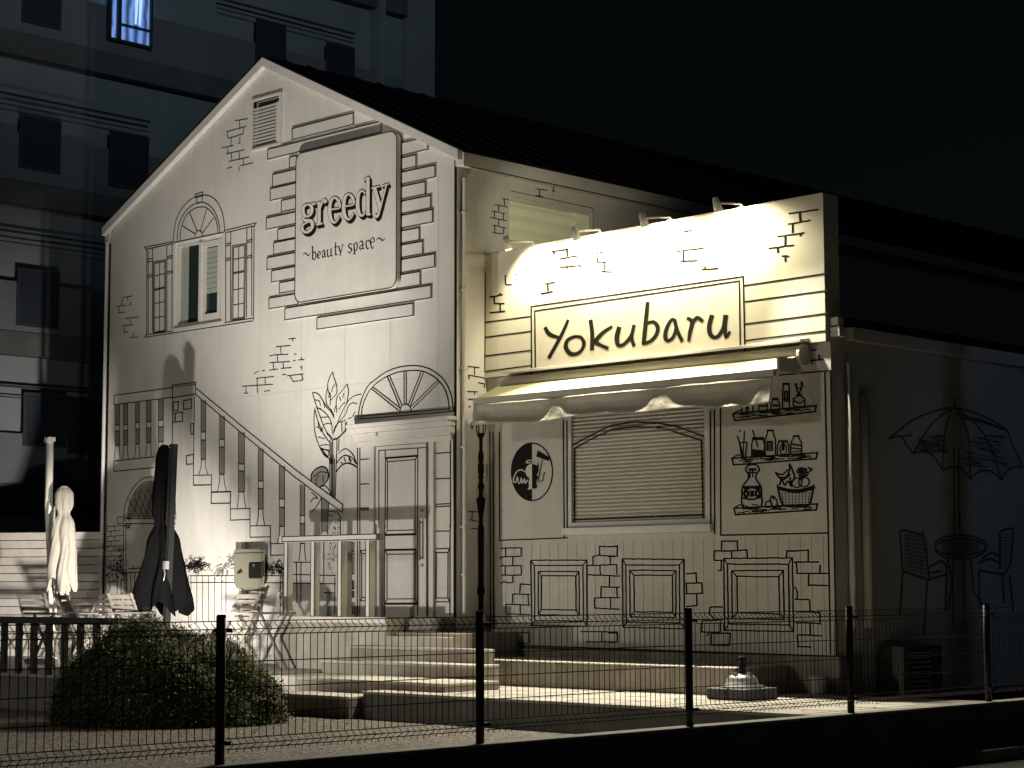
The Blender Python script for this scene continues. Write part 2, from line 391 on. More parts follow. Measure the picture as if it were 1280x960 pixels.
# --- side window
sw = MB().box((-.09, sy0, 5.45), (-.03, sy0+.04, sz1)).box((-.09, sy1-.04, 5.45), (-.03, sy1, sz1)).box((-.09, sy0+.04, sz1-.04), (-.03, sy1-.04, sz1))
sw = sw.build('window', M['trim'], house)
sb = MB(); z = sz1-.04
ym = at(722, 270, 'x', 0).y
while z > 5.5:
    sb.add([(-.088, sy0+.04, z), (-.088, ym, z), (-.035, ym, z-.085), (-.035, sy0+.04, z-.085), (-.088, ym, z-.17), (-.088, sy0+.04, z-.17)], [(0, 3, 2, 1), (3, 5, 4, 2)]); z -= .17
sb.box((-.085, ym, 5.45), (-.05, sy1-.04, sz1-.04))
sb.build('pleated_blind', M['blind2'], sw)
Ink('x', 0).F(580, 220, 5.333).line([(310, 98), (860, 215)], .8).line([(860, 215), (860, 360)], .8).build('window_outline', M['ink'], side)

# --- door canopy cornice
c0 = at(434, 530, 'y', -.14); c1 = at(561, 521, 'y', -.14); zc = (c0.z+c1.z)/2
cn = MB().box((c0.x, -.17, zc-.05), (c1.x, 0, zc)).box((c0.x+.02, -.13, zc-.12), (c1.x-.02, 0, zc-.052)).box((c0.x+.05, -.09, zc-.23), (c1.x-.03, 0, zc-.122)).box((c0.x+.08, -.05, zc-.30), (c1.x-.05, 0, zc-.232))
cor = bevel(cn.build('door_cornice', M['wall'], house), .008)
Ink('y', -.09, .003).F(430, 445, 8).line([(320, 800), (340, 750), (385, 705)], 2.2, smooth=True).build('painted_scroll', M['grey'], cor)

# --- stone blocks round the sign (raised 3 cm)
blocks = [((192,182),(425,118),(423,168),(192,228)), ((100,262),(528,148),(528,192),(100,305)), ((182,287),(212,281),(212,327),(182,333)),
 ((120,350),(216,332),(216,384),(118,400)), ((110,402),(216,386),(216,434),(110,453)), ((153,448),(216,437),(216,484),(150,497)),
 ((95,515),(216,491),(216,539),(95,563)), ((138,557),(216,542),(216,589),(138,607)), ((125,607),(216,591),(216,641),(120,657)),
 ((98,663),(216,644),(216,694),(98,713)), ((115,712),(216,696),(216,744),(115,760)), ((145,757),(216,746),(216,790),(143,803)),
 ((105,818),(216,796),(216,841),(105,863)), ((165,855),(716,765),(714,815),(165,907)), ((285,888),(648,835),(648,885),(285,938)),
 ((585,238),(703,208),(703,259),(585,293)), ((585,295),(660,275),(658,325),(585,344)), ((585,348),(730,315),(730,365),(585,397)),
 ((585,400),(695,378),(693,430),(585,452)), ((585,457),(715,428),(713,480),(585,508)), ((585,511),(722,480),(720,532),(585,564)),
 ((585,567),(672,550),(670,600),(585,619)), ((585,621),(685,600),(683,653),(585,672)), ((585,674),(730,648),(728,702),(585,729)),
 ((585,730),(675,715),(673,768),(585,787))]
outl = Ink('y', -.018, .003, (300, 100, 3))
for q in blocks:
    p = [at(300+a/3, 100+b/3, 'y', -.03) for a, b in q]
    x0 = (p[0].x+p[3].x)/2; x1 = (p[1].x+p[2].x)/2; z1 = (p[0].z+p[1].z)/2; z0 = (p[2].z+p[3].z)/2
    if z1-z0 > .14: pass
    MB().box((x0, -.018, z0+.004), (x1, 0, z1-.004)).build('raised_block', M['sign'], house)
    for a, b, wd in (((x0, z1-.008), (x1, z1-.008), .017), ((x0, z0+.010), (x1, z0+.010), .012), ((x0+.008, z0+.004), (x0+.008, z1-.004), .012), ((x1-.008, z0+.004), (x1-.008, z1-.004), .012)):
        outl.strip([Vector(a), Vector(b)], [wd, wd])
outl.build('painted_block_outlines', M['ink'], front)

# --- painted window surround
I = Ink('y', 0).F(120, 220, 4.571)
for p in ([(442,375),(447,310),(462,240),(495,180),(540,135),(590,112),(640,112),(680,135),(710,180),(728,240),(735,322)],
          [(463,372),(468,310),(480,260),(510,205),(550,168),(590,152),(625,155),(665,185),(690,230),(703,280),(708,322)],
          [(480,368),(483,320),(495,270),(520,220),(560,188),(600,178),(630,182),(662,210),(685,250),(694,300),(696,325)],
          [(565,350),(570,325),(588,312),(605,325),(607,345)]): I.line(p, 1.1, smooth=True)
I.line([(568,105),(612,92),(605,150),(578,157)], 1.1, True)
I.lines([[(442,382),(735,320)],[(572,125),(608,115)],[(532,205),(578,315)],[(632,190),(597,312)],[(493,285),(567,332)],[(672,240),(605,330)],
 [(440,375),(278,408),(290,428),(290,900),(278,920)],[(285,420),(440,386)],[(278,922),(897,828)],[(285,908),(450,885)],[(735,838),(897,812)],
 [(298,428),(298,900)],[(323,410),(323,893)],[(405,398),(405,885)],[(435,388),(435,872)],[(735,312),(915,268),(903,292),(900,822)],[(740,325),(905,285)],
 [(741,330),(741,832)],[(770,320),(768,826)],[(862,300),(860,806)],[(890,288),(890,800)]], 1.1)
for x0,x1,ys in ((293,325,(474,489,566,578)),(405,440,(458,470,545,556)),(738,772,(386,398,471,482)),(862,894,(366,378,456,467))):
    for y in ys: I.line([(x0,y+4),(x1,y-4)], 1.1)
for o, in (((328,492),),): pass
I.line([(328,492),(398,480),(398,885),(328,900)],1.1,True); I.line([(334,500),(392,489),(392,882),(334,893)],1,True); I.line([(363,496),(363,888)],1)
I.lines([[(334,572),(392,558)],[(334,648),(392,634)],[(334,655),(392,641)],[(334,730),(392,718)],[(334,812),(392,800)]],1)
I.line([(780,400),(855,387),(850,815),(775,824)],1.1,True); I.line([(786,409),(848,397),(844,808),(782,816)],1,True); I.line([(816,402),(813,812)],1)
I.lines([[(785,478),(848,465)],[(784,553),(847,541)],[(784,560),(847,548)],[(782,652),(846,640)],[(782,738),(846,727)]],1)
I.build('painted_window_surround', M['ink'], front)
# --- painted brick marks
I = Ink('y', 0).F(120, 220, 4.571)
I.lines([[(150,695),(210,685)],[(112,745),(175,738)],[(125,782),(165,778)],[(150,700),(145,735)],[(135,745),(130,780)],[(165,815),(245,805)],[(195,815),(195,850)],[(150,855),(215,850)],[(160,860),(165,895)],[(155,895),(185,890)],[(190,925),(240,920)],[(215,895),(215,925)],[(190,738),(200,732),(198,718)],[(178,690),(182,712)]],.95)
I.F(240,0,4).lines([[(215,605),(280,593)],[(170,660),(272,632)],[(237,605),(240,650)],[(175,662),(180,692),(228,680)],[(258,635),(256,670),(225,678)],[(152,740),(208,728)],[(195,690),(195,730)],[(238,685),(240,715),(228,718)],[(170,770),(262,750)],[(178,735),(180,770)],[(185,808),(285,785)],[(235,760),(238,800)],[(240,830),(305,815)],[(175,843),(200,835)],[(235,835),(235,858)],[(255,790),(258,825)],[(195,768),(200,800)]],.95)
I.F(120,400,4).lines([[(962,95),(998,92)],[(980,92),(985,108)],[(900,135),(972,128)],[(922,133),(925,172)],[(885,175),(960,172)],[(907,175),(908,210)],[(868,214),(970,208)],[(885,212),(888,247)],[(925,243),(978,238)],[(935,210),(938,242)],[(865,252),(910,245)],[(800,292),(890,283)],[(845,288),(847,322)],[(805,292),(806,324)],[(730,332),(885,322)],[(750,332),(750,367)],[(740,367),(762,366)],[(805,325),(808,367)],[(840,357),(870,353)],[(1012,200),(1042,198)],[(1026,185),(1028,200)],[(955,280),(1037,270)],[(970,280),(985,308),(1012,305)],[(1028,272),(1035,300),(1015,305)],[(930,275),(950,272)],[(985,205),(998,202)],[(990,170),(1002,172)],[(1020,235),(1030,234),(1028,250)],[(790,270),(812,255)],[(830,255),(845,252)],[(868,180),(885,178)]],1.05)
I.F(120,580,4.8)
for i in range(9):
    y = 372+i*30; I.line([(62+random.randint(0,8),y+3),(120,y),(165-(i%2)*18,y-3)],.85)
    for x in ((90,) if i%2 else (66,112,)): I.line([(x,y+2),(x,y+28)],.85)
I.line([(130,320),(165,317),(165,357),(130,360)],1,True)
I.build('painted_brick_marks', M['ink'], front)
# --- painted staircase
I = Ink('y', 0).F(120, 400, 4); G = Ink('y', 0, .003).F(120, 400, 4)
I.line([(382,338),(90,377),(90,424),(382,386)],1.2)
I.line([(382,325),(498,312),(498,370),(382,388)],1.3,True); I.line([(382,335),(498,322)],1)
I.lines([[(90,705),(290,684)],[(90,757),(290,738)],[(90,705),(90,757)],[(382,388),(382,705)],[(492,380),(487,777)]],1.2)
for q in ([(388,410),(412,408),(410,452),(388,455)],[(438,403),(477,397),(475,443),(437,447)],[(397,465),(433,460),(433,505),(397,510)],[(473,520),(488,518),(487,570),(475,572)],[(452,678),(487,673),(487,720),(452,722)]): I.line(q,1.3,True)
I.line([(382,467),(390,465),(390,512),(382,515)],1.2)
def baluster(I, G, x0, x1, top, b0, b1, c1, bot, fl=10, tl=0):
    G.poly([(x0,top+tl),(x1,top+tl*1.2+6),(x1,b0),(x0,b0)]); G.poly([(x0,b1),(x1,b1),(x1,c1),(x0,c1)])
    I.lines([[(x0,top+tl),(x0,c1)],[(x1,top+tl),(x1,c1)]],.95)
    I.lines([[(x0,b0),(x1,b0)],[(x0,b1),(x1,b1)],[(x0,c1),(x1,c1)]],1.3)
    m = (x0+x1)/2
    I.line([(x0+3,c1),(x0,(c1+bot)/2),(x0-fl,bot)],1,smooth=True); I.line([(x1-3,c1),(x1,(c1+bot)/2),(x1+fl,bot)],1,smooth=True)
for x0,x1,t,b0,b1,c1,bo in ((95,118,420,525,555,628,697),(137,158,414,523,552,625,694),(197,217,408,513,545,620,690),(252,275,402,508,540,614,687),(312,337,394,500,535,610,684)):
    baluster(I,G,x0,x1,t,b0,b1,c1,bo,4)
baluster(I,G,525,548,400,560,600,697,775,12); baluster(I,G,617,642,478,597,635,772,857,10); baluster(I,G,712,742,558,720,755,860,940,6)
I.F(220,600,8); G.F(220,600,8)
baluster(I,G,822,872,-316,10,85,290,457,18); baluster(I,G,1032,1085,-144,190,272,465,632,18)
I.F(350,640,6.857); G.F(350,640,6.857)
baluster(I,G,172,212,-235,30,100,270,420,10)
I.F(370,560,6.86); G.F(370,560,6.86)
I.lines([[(218,425),(218,740)],[(280,470),(275,540)]],1); G.poly([(222,430),(278,470),(272,720),(222,720)])
I.F(0,0,1)
I.line([(245,485.2),(308,537.5),(370,587.7),(428.3,630.4),(427.6,640.5),(370,597.6),(308,546.5),(243.8,492.5)],1.3)
I.F(120,400,4)
for q in ([(487,777),(578,775),(578,825),(487,827)],[(577,860),(673,857),(672,915),(577,917)]): I.line(q,1.2,True)
I.F(220,600,8)
for q in ([(355,125),(548,118),(545,232),(352,235)],[(545,290),(740,285),(738,395),(543,402)],[(740,460),(945,455),(943,568),(740,573)],[(945,637),(1120,632),(1120,750),(945,752)]): I.line(q,1.2,True)
I.line([(352,235),(354,60)],1.1); I.line([(545,118),(543,290)],1.1)
I.line([(740,285),(740,460)],1.1); I.line([(945,455),(945,637)],1.1); I.line([(174,50),(355,48)],1.2); I.line([(174,50),(176,-8)],1.1)
I.F(350,640,6.857).line([(60,430),(265,430)],1.2)
I.build('painted_staircase', M['ink'], front); G.build('painted_baluster_shading', M['grey'], front)
jn = Ink('y', 0, .0015)
for x in (-6.72, -5.80, -4.90, -3.98, -3.06, -2.15, -1.24, -.33):
    z = .45
    while z < 6.7:
        z2 = z+random.uniform(.8, 1.6); jn.strip([Vector((x, z)), Vector((x, min(z2, 6.75)))], [.003, .003]); z = z2+.02
for z in (1.45, 4.15): jn.strip([Vector((XL, z)), Vector((-.02, z))], [.003, .003])
jn.build('board_joints', M['joint'], front)
# --- painted plant
I = Ink('y', 0).F(380, 460, 8); G = Ink('y', 0, .003)
for p in ([(285,40),(250,110),(235,180),(245,240),(268,290)],[(285,40),(300,100),(317,150),(290,190),(275,240)],[(235,200),(220,280),(225,360),(270,420),(300,480)],[(320,150),(327,250),(268,325),(262,375)],
 [(85,245),(105,320),(150,460),(200,590),(250,680)],[(85,245),(140,260),(190,330),(225,390),(270,440),(300,500)],[(105,320),(150,330),(165,380)],[(120,395),(172,410)],[(140,400),(200,440),(245,490),(275,560),(282,650)],[(165,495),(245,490)],[(190,570),(235,555),(272,562)],
 [(110,400),(100,500),(110,650),(155,790),(200,850),(242,892)],[(110,420),(130,500),(150,560),(190,650),(250,740)],[(120,590),(150,600),(172,640)],[(140,690),(205,710)],[(160,780),(200,768),(250,772)],[(165,810),(210,820),(247,822),(245,880)],
 [(430,160),(380,230),(330,290),(320,370)],[(430,160),(445,230),(435,310),(425,360)],[(345,420),(380,370),(415,345)],[(300,440),(320,375),(327,450)],[(575,260),(500,280),(450,320),(425,360),(380,440),(330,560),(300,640)],[(530,360),(480,350),(440,390),(410,470),(350,540),(320,590)],
 [(290,670),(310,590),(350,545),(385,535),(420,520)],[(375,540),(380,640)],[(440,510),(480,490),(510,440)],[(245,300),(260,250),(262,330)],[(190,330),(210,400)],[(180,590),(185,640)],[(355,290),(365,330)],[(400,250),(385,300)],[(345,860),(400,810),(450,825),(500,890),(515,960)],[(345,930),(400,875),(440,880),(475,930)],[(150,600),(140,540)]): I.line(p,1.0,smooth=True)
for p in ([(290,715),(340,700),(390,650),(415,620),(420,540)],[(225,650),(265,690),(280,720)],[(165,800),(200,850),(242,892)]): I.line(p,2.0,smooth=True)
I.lines([[(258,720),(262,960)],[(285,720),(290,960)],[(272,740),(276,960)],[(330,715),(325,960)],[(350,710),(345,830)]],1.1)
I.F(370,560,6.86)
I.lines([[(287,90),(292,400)],[(300,90),(305,410)],[(312,90),(314,420)],[(330,90),(325,430)],[(345,100),(340,300),(335,440)]],1.1)
for p in ([(345,205),(390,150),(440,130),(490,145),(520,165)],[(130,280),(135,220),(180,175),(230,160),(270,190),(275,260),(240,310),(205,335)]): I.line(p,1.8,smooth=True)
for p in ([(350,130),(400,70),(470,75),(510,130)],[(380,30),(430,8),(490,60),(520,140)],[(150,250),(210,205),(270,215)],[(205,335),(250,325),(290,370),(302,400)],[(180,330),(170,270),(200,230)],[(230,230),(235,290)],[(125,465),(150,430),(185,430),(130,380)],[(130,550),(160,520),(190,480),(215,430)],[(380,125),(400,130)],[(410,80),(425,118)],[(450,85),(470,125)],[(210,0),(240,60),(285,90)],[(205,0),(250,15),(285,30)]): I.line(p,1.2,smooth=True)
G.F(370,560,6.86).poly([(135,280),(140,220),(185,178),(230,165),(268,195),(270,255),(240,300),(205,330),(170,300)])
G.poly([(295,60),(327,60),(322,420),(306,410)])
I.lines([[(275,545),(350,540)],[(275,545),(272,742)],[(350,540),(380,590),(380,742)]],1.2)
for i in range(60): I.dab(random.uniform(280,372),random.uniform(552,735),random.uniform(3,9))
I.F(350,640,6.857)
for i in range(60): I.dab(random.uniform(412,480),random.uniform(258,548),random.uniform(3,9))
I.build('painted_potted_plant', M['ink'], front); G.build('painted_leaf_shading', M['grey'], front)
# --- painted fanlight
I = Ink('y', 0).F(430, 445, 8)
I.line([(140,625),(150,540),(180,420),(240,300),(320,230),(430,155),(560,110),(690,97),(800,110),(900,155),(990,230),(1050,330),(1080,430),(1092,550)],1.3,smooth=True)
I.line([(172,622),(185,500),(240,370),(290,305),(370,240),(450,195),(560,158),(690,145),(780,152),(860,185),(940,240),(1000,320),(1035,410),(1055,550)],1.2,smooth=True)
I.line([(558,560),(565,515),(590,490),(612,482),(640,490),(665,515),(670,555)],1.3,smooth=True)
I.lines([[(290,312),(560,520)],[(275,330),(545,545)],[(432,205),(555,500)],[(455,197),(577,490)],[(600,155),(600,482)],[(622,152),(622,482)],[(770,158),(645,482)],[(795,165),(665,495)],[(935,242),(675,500)],[(955,260),(690,520)],[(140,632),(1100,552)],[(180,600),(1058,528)]],1.15)
I.build('painted_fanlight', M['ink'], front)
# --- door (leaf 2 cm proud inside a casing)
d0 = at(469.8, 558, 'y', -.02); d1 = at(533.2, 553, 'y', -.02); DZ = 1.075; dzt = (d0.z+d1.z)/2-.01
door = box('door', (d0.x, -.02, DZ), (d1.x, 0, dzt), M['wall'], house)
cs = MB().box((d0.x-.10, -.045, DZ), (d0.x-.012, 0, dzt+.12)).box((d1.x+.085, -.045, DZ), (d1.x+.15, 0, dzt+.12)).box((d0.x-.012, -.045, dzt+.075), (d1.x+.085, 0, dzt+.12))
cs.build('door_casing', M['wall'], door)
I = Ink('y', -.02, .003).F(440, 540, 8)
I.line([(268,960),(268,185),(735,155)],1); I.lines([[(332,185),(332,262)],[(658,160),(658,240)],[(358,298),(635,275)],[(335,262),(358,298)],[(655,238),(632,278)],[(658,240),(655,960)],[(632,275),(630,960)],[(335,262),(330,960)],[(355,298),(352,960)],[(745,105),(745,960)]],1.1)
I.line([(335,262),(655,238)],2.2)
I.F(440,655,8).lines([[(355,65),(635,60)],[(332,100),(355,65)],[(640,92),(632,62)],[(350,303),(635,300)],[(330,265),(352,303)],[(640,262),(632,300)],[(350,750),(635,748)],[(330,795),(352,752)],[(650,795),(632,748)],[(328,0),(326,915)],[(352,0),(352,60)],[(350,303),(350,750)],[(632,300),(632,750)],[(655,0),(655,915)],[(632,0),(632,60)],[(745,0),(745,915)],[(240,0),(240,915)]],1.1)
for p in ([(330,110),(640,102)],[(330,260),(640,255)],[(328,798),(650,796)]): I.line(p,2.4)
I.build('painted_panels', M['ink'], door)
hb = MB(); hx = at(525,670,'y',-.06).x
hz0 = at(525,700,'y',-.06).z; hz1 = at(525,650,'y',-.06).z
hb.tube([(hx,-.02,hz1-.03),(hx,-.07,hz1-.03)],.012).tube([(hx,-.02,hz0+.03),(hx,-.07,hz0+.03)],.012).tube([(hx,-.07,hz0),(hx,-.07,hz1)],.016,10)
hb.build('door_handle', M['alu'], door)
kb = MB()
for yy in (638, 706.5): kz = at(525.6,yy,'y',-.02).z; kb.tube([(hx+.005,-.02,kz),(hx+.005,-.035,kz)],.02,12)
kb.build('lock_cylinder', M['alu'], door)
I = Ink('y', 0, .004).F(440, 540, 8)
I.lines([[(55,960),(55,120),(235,105)],[(78,120),(78,960)],[(235,105),(815,52)],[(80,275),(235,265)],[(80,522),(235,515)],[(80,765),(235,757)],[(80,782),(235,774)],[(815,52),(1015,42)],[(820,215),(982,205)],[(815,470),(985,463)],[(815,725),(985,716)],[(815,748),(985,740)],[(812,55),(812,960)],[(984,48),(984,960)],[(1015,42),(1020,960)]],1.2)
I.F(440,655,8).lines([[(55,0),(55,915)],[(78,0),(78,915)],[(815,72),(985,70)],[(810,248),(975,245)],[(840,287),(960,285)],[(810,248),(842,287)],[(975,245),(960,285)],[(842,287),(840,740)],[(960,285),(958,740)],[(840,740),(960,740)],[(815,778),(842,740)],[(975,778),(960,740)],[(815,778),(975,778)],[(808,0),(806,915)],[(980,0),(978,915)],[(1020,0),(1020,930)],[(80,265),(140,262)],[(95,295),(140,295)],[(80,265),(97,297),(97,735),(80,768)],[(95,735),(160,733)],[(80,768),(160,766)],[(140,262),(235,258)]],1.15)
I.F(0,0,1).line([(569.6,200),(569,772)],3.0)
I.F(0,0,1).line([(138.8,298),(131,772)],.8)
I.build('painted_door_surround', M['ink'], front)
# --- lower left mural: arched window, vines, railings
I = Ink('y', 0).F(120, 580, 4.8); G = Ink('y', 0, .003).F(120, 580, 4.8)
I.line([(165,330),(175,250),(210,165),(262,100),(325,78),(390,98),(440,160),(472,240),(480,330)],1.1,smooth=True)
I.line([(188,325),(200,240),(235,165),(275,122),(325,106),(375,122),(415,165),(445,240),(455,325)],1.1,smooth=True)
G.poly([(192,322),(202,242),(237,168),(276,126),(325,110),(374,126),(413,168),(443,242),(452,322)])
I.lines([[(180,328),(480,328)],[(175,357),(480,357)]],1.2)
for i in range(6):
    I.line([(195+i*30,210-i*12 if i<4 else 150),(262+i*30,325)],1.0); I.line([(215+i*40,322),(275+i*36,150)],1.0)
I.lines([[(165,365),(165,700)],[(180,365),(180,900)],[(160,372),(205,368)]],1)
for i in range(70): I.dab(random.gauss(150,10),random.uniform(500,660),random.uniform(3,7))
for i in range(55): I.scrib(random.gauss(115,32),random.gauss(640,28),9,.8)
for i in range(18): I.scrib(185+random.uniform(-15,25),375+random.uniform(-80,10),8,.8)
I.line([(75,700),(85,740),(70,780),(80,830)],1,smooth=True)
I.lines([[(190,628),(275,628)],[(190,650),(275,650)],[(70,705),(130,705)]],1.2)
for x in (128,150,172,185,208,232,255): I.line([(x,650 if x>150 else 690),(x,920)],.9)
for x in (225,255): I.line([(x-10,625),(x,610),(x+10,625)],1,smooth=True)
I.F(220,600,8)
for i in range(60): I.dab(random.gauss(190,60),random.gauss(845,26),random.uniform(8,15))
for i in range(95): I.scrib(random.gauss(200,62),random.gauss(850,32),22,.8)
for i in range(60): I.dab(random.gauss(200,66),random.gauss(850,34),random.uniform(5,11))
for i in range(70): I.scrib(random.uniform(870,1080),random.gauss(880,32),20,.8)
for i in range(45): I.dab(random.uniform(870,1080),random.gauss(880,38),random.uniform(5,12))
I.line([(1000,850),(1035,795),(1060,850),(1040,900),(1005,850)],1,smooth=True)
for i in range(45): I.dab(random.gauss(1045,12),random.uniform(950,1260),random.uniform(6,11))
I.F(270,680,9.6); G.F(270,680,9.6)
I.lines([[(-320,380),(215,380)],[(-320,462),(215,462)],[(565,380),(820,380)],[(565,465),(820,465)]],1.2)
for x in (-330,-300,-230,-160,-90,-20,70,120,285,505,555,770,800): I.line([(x,380),(x,930)],.9)
I.F(350,640,6.857)
I.lines([[(110,535),(480,545)],[(110,612),(480,615)],[(375,690),(470,695)],[(140,430),(145,780)],[(180,430),(178,780)],[(375,250),(375,600)],[(470,560),(468,870)]],1.2)
for q in ([(618,265),(633,265),(633,340),(620,340)],[(618,355),(633,355),(633,440),(620,440)],[(618,455),(633,455),(633,530),(620,530)],[(620,590),(632,590),(632,660),(622,660)],[(620,680),(632,680),(632,730),(622,730)],[(618,780),(634,780),(634,870),(620,870)]): I.line(q,1.1,True)
for p in ((262,735),(285,700),(250,715)): pass
G.F(220,600,8)
for i in range(150):
    t = random.random(); G.dab(400+t*210+random.gauss(0,28), 950-t*190+random.gauss(0,34), random.uniform(8,22), -.9+random.gauss(0,.35))
I.build('painted_railings_and_vines', M['ink'], front); G.build('painted_foliage_wash', M['grey'], front)
# --- side wall paint: brick marks and lamp post
I = Ink('x', 0).F(580, 220, 5.333)
I.lines([[(255,150),(300,157)],[(268,150),(270,197)],[(203,190),(290,207)],[(230,195),(230,237)],[(185,232),(275,252)],[(203,235),(203,277)],[(262,247),(262,292)],[(172,275),(285,299)],[(232,287),(230,330)],[(190,327),(278,347)],[(205,330),(205,375)],[(265,345),(262,382)],[(190,377),(262,387)],[(478,85),(555,95)],[(503,85),(505,130)],[(478,130),(525,137)],[(570,55),(638,68)],[(598,60),(595,100)],[(583,100),(608,102)]],1.1)
I.F(580,400,4.923).lines([[(20,285),(95,293)],[(65,290),(65,337)],[(25,338),(130,357)],[(30,342),(32,365)],[(85,385),(125,392),(125,420)],[(20,440),(85,442)],[(65,442),(65,460)],[(28,488),(60,488)],[(25,532),(42,534)]],1.2)
I.F(560,520,3.69).lines([[(93,440),(142,443)],[(112,442),(110,480)],[(98,478),(140,487)],[(105,518),(135,520)]],1.1)
I.lines([[(175,225),(188,226)],[(175,295),(188,296)],[(180,240),(180,290)]],1.1)
I.build('painted_brick_marks', M['ink'], side)
prof = [(78,34),(90,32),(103,16),(160,16),(175,25),(205,26),(215,15),(222,27),(262,28),(270,17),(280,27),(298,17),(325,32),(345,20),(370,20),(383,43),(430,30),(465,19),(504,19),(510,28),(780,26),(800,36),(820,34),(830,24),(935,24)]
I = Ink('x', 0, .006).F(560, 520, 3.69); cxp = 152
for (ya,wa),(yb,wb) in zip(prof, prof[1:]): I.poly([(cxp-wa/2,ya),(cxp+wa/2,ya),(cxp+wb/2,yb),(cxp-wb/2,yb)])
I.lines([[(134,78),(124,-15),(180,-15),(170,78)],[(143,78),(139,-15)],[(161,78),(166,-15)],[(118,-15),(186,-15),(172,-50),(152,-72),(132,-50),(118,-15)]],1.2)
I.poly([(106,38),(111,34),(117,42),(115,60),(108,58)])
I.build('painted_lamp_post', M['ink'], side)

# ------------------------------------------------------------------ "greedy" sign board
SGY = -.10
gs = empty('sign_board', (-2.2, -.07, 5.3), 'pale square sign with rounded corners reading greedy beauty space on the gable front', 'sign')
def pg(a, b): p = at(300+a/3, 100+b/3, 'y', SGY); return p
L0 = pg(208, 560).x; R0 = pg(587, 500).x; T0 = (pg(400, 233).z); B0 = (pg(400, 806).z)
r = .13; pts = []
for cx, cz, a0 in ((R0-r, T0-r, 0), (L0+r, T0-r, 90), (L0+r, B0+r, 180), (R0-r, B0+r, 270)):
    for i in range(9): t = math.radians(a0+i*11.25); pts.append((cx+r*math.cos(t), cz+r*math.sin(t)))
n = len(pts)
v = [(a, SGY, b) for a, b in pts]+[(a, -.031, b) for a, b in pts]
link('panel', v, [tuple(range(n))]+[(i, (i+1) % n, n+(i+1) % n, n+i) for i in range(n)], M['sign'], gs)
I = Ink('y', SGY, .003)
I.strip([Vector((a, b)) for a, b in pts], [.013]*n, True)
I.build('border_line', M['ink'], gs)
GL = [
 [(178,368,14),(135,395,30),(125,440,36),(140,490,28),(178,508,14),(215,480,28),(228,430,36),(215,385,28),(178,368,14)],
 [(215,392,14),(240,365,18),(268,362,26)],
 [(150,505,12),(125,530,20),(150,552,26),(212,560,32),(235,605,36),(215,660,28),(165,690,20),(122,665,28),(118,620,26),(150,588,14),(190,572,10)],
 [(312,350,34),(310,595,34)], [(275,604,14),(348,588,14)], [(280,364,12),(322,340,12)], [(325,410,10),(345,350,16),(372,322,28),(388,352,32)],
 [(450,428,12),(545,408,12),(532,335,28),(488,292,14),(445,335,32),(430,430,38),(442,530,34),(482,578,16),(520,550,12),(542,505,10)],
 [(608,390,12),(703,370,12),(692,295,28),(648,254,14),(605,295,32),(590,395,38),(602,495,34),(645,543,16),(685,512,12),(702,468,10)],
 [(838,250,10),(800,214,14),(760,260,32),(750,370,38),(765,465,32),(800,500,16),(838,465,10)],
 [(868,62,34),(868,492,34)], [(822,98,12),(872,58,14)], [(866,492,14),(900,480,12)],
 [(940,178,36),(1008,412,36)], [(1078,150,13),(1012,400,14),(985,490,22),(962,512,22),(948,488,24)], [(908,186,12),(1000,164,12)], [(1030,162,12),(1106,136,12)]]
Sx = Ink('y', SGY, .004).F(365, 215, 9.143); O = Ink('y', SGY, .0075).F(365, 215, 9.143); W_ = Ink('y', SGY, .011).F(365, 215, 9.143)
for st in GL:
    for t in (.2, .4, .6, .8, 1): Sx.stroke(st, 14, 24*t, 34*t)
    O.stroke(st, 15); W_.stroke(st, 5)
    for e in (st[0], st[-1]): pass
Sx.build('lettering_shadow', M['ink'], gs); O.build('lettering_outline', M['ink'], gs); W_.build('lettering', M['cream'], gs)
I = Ink('y', SGY, .004).F(365, 285, 9.143)
for st in ([(120,310,6),(145,288,9),(165,300,10),(185,318,9),(208,292,6)],[(235,212,13),(235,362,13)],[(222,218,6),(240,210,6)],[(238,290,6),(255,275,8),(272,300,12),(270,345,11),(252,362,7),(238,355,6)],
 [(292,315,6),(325,305,6),(322,280,9),(308,272,7),(293,300,12),(292,330,12),(303,348,8),(322,335,6)],[(342,282,9),(352,262,8),(368,265,10),(375,280,12),(375,325,12),(390,328,7)],[(375,290,6),(350,305,9),(345,325,11),(355,338,9),(372,320,6)],
 [(405,250,12),(405,310,12),(415,328,9),(440,310,6)],[(445,238,12),(447,315,12),(465,315,6)],[(395,255,6),(407,248,6)],[(435,243,6),(447,236,6)],[(497,165,9),(497,295,12),(510,308,8),(520,298,6)],[(480,222,6),(520,212,6)],
 [(532,215,13),(556,290,12)],[(580,195,7),(556,290,8),(545,322,14)],[(522,215,6),(548,208,6)],[(565,200,6),(590,192,6)],[(685,195,6),(665,180,8),(645,195,11),(650,220,11),(675,240,13),(680,262,11),(660,288,8),(638,268,7)],
 [(708,180,13),(712,298,13)],[(698,300,6),(728,294,6)],[(714,180,6),(732,168,9),(745,195,12),(742,240,12),(728,258,8),(714,250,6)],[(770,170,9),(785,152,8),(802,158,11),(808,180,12),(808,235,12),(825,232,7)],[(808,195,6),(782,205,9),(772,228,11),(785,245,9),(805,230,6)],
 [(885,160,9),(870,140,8),(850,155,11),(845,190,12),(855,232,10),(872,238,7),(885,220,6)],[(900,170,6),(940,158,6),(935,125,10),(918,112,7),(898,140,12),(898,180,12),(912,230,9),(925,230,7),(940,205,6)],[(965,140,6),(990,115,9),(1010,128,9),(1035,145,9),(1062,122,6)]): I.stroke(st, 1)
I.build('small_lettering', M['ink'], gs)

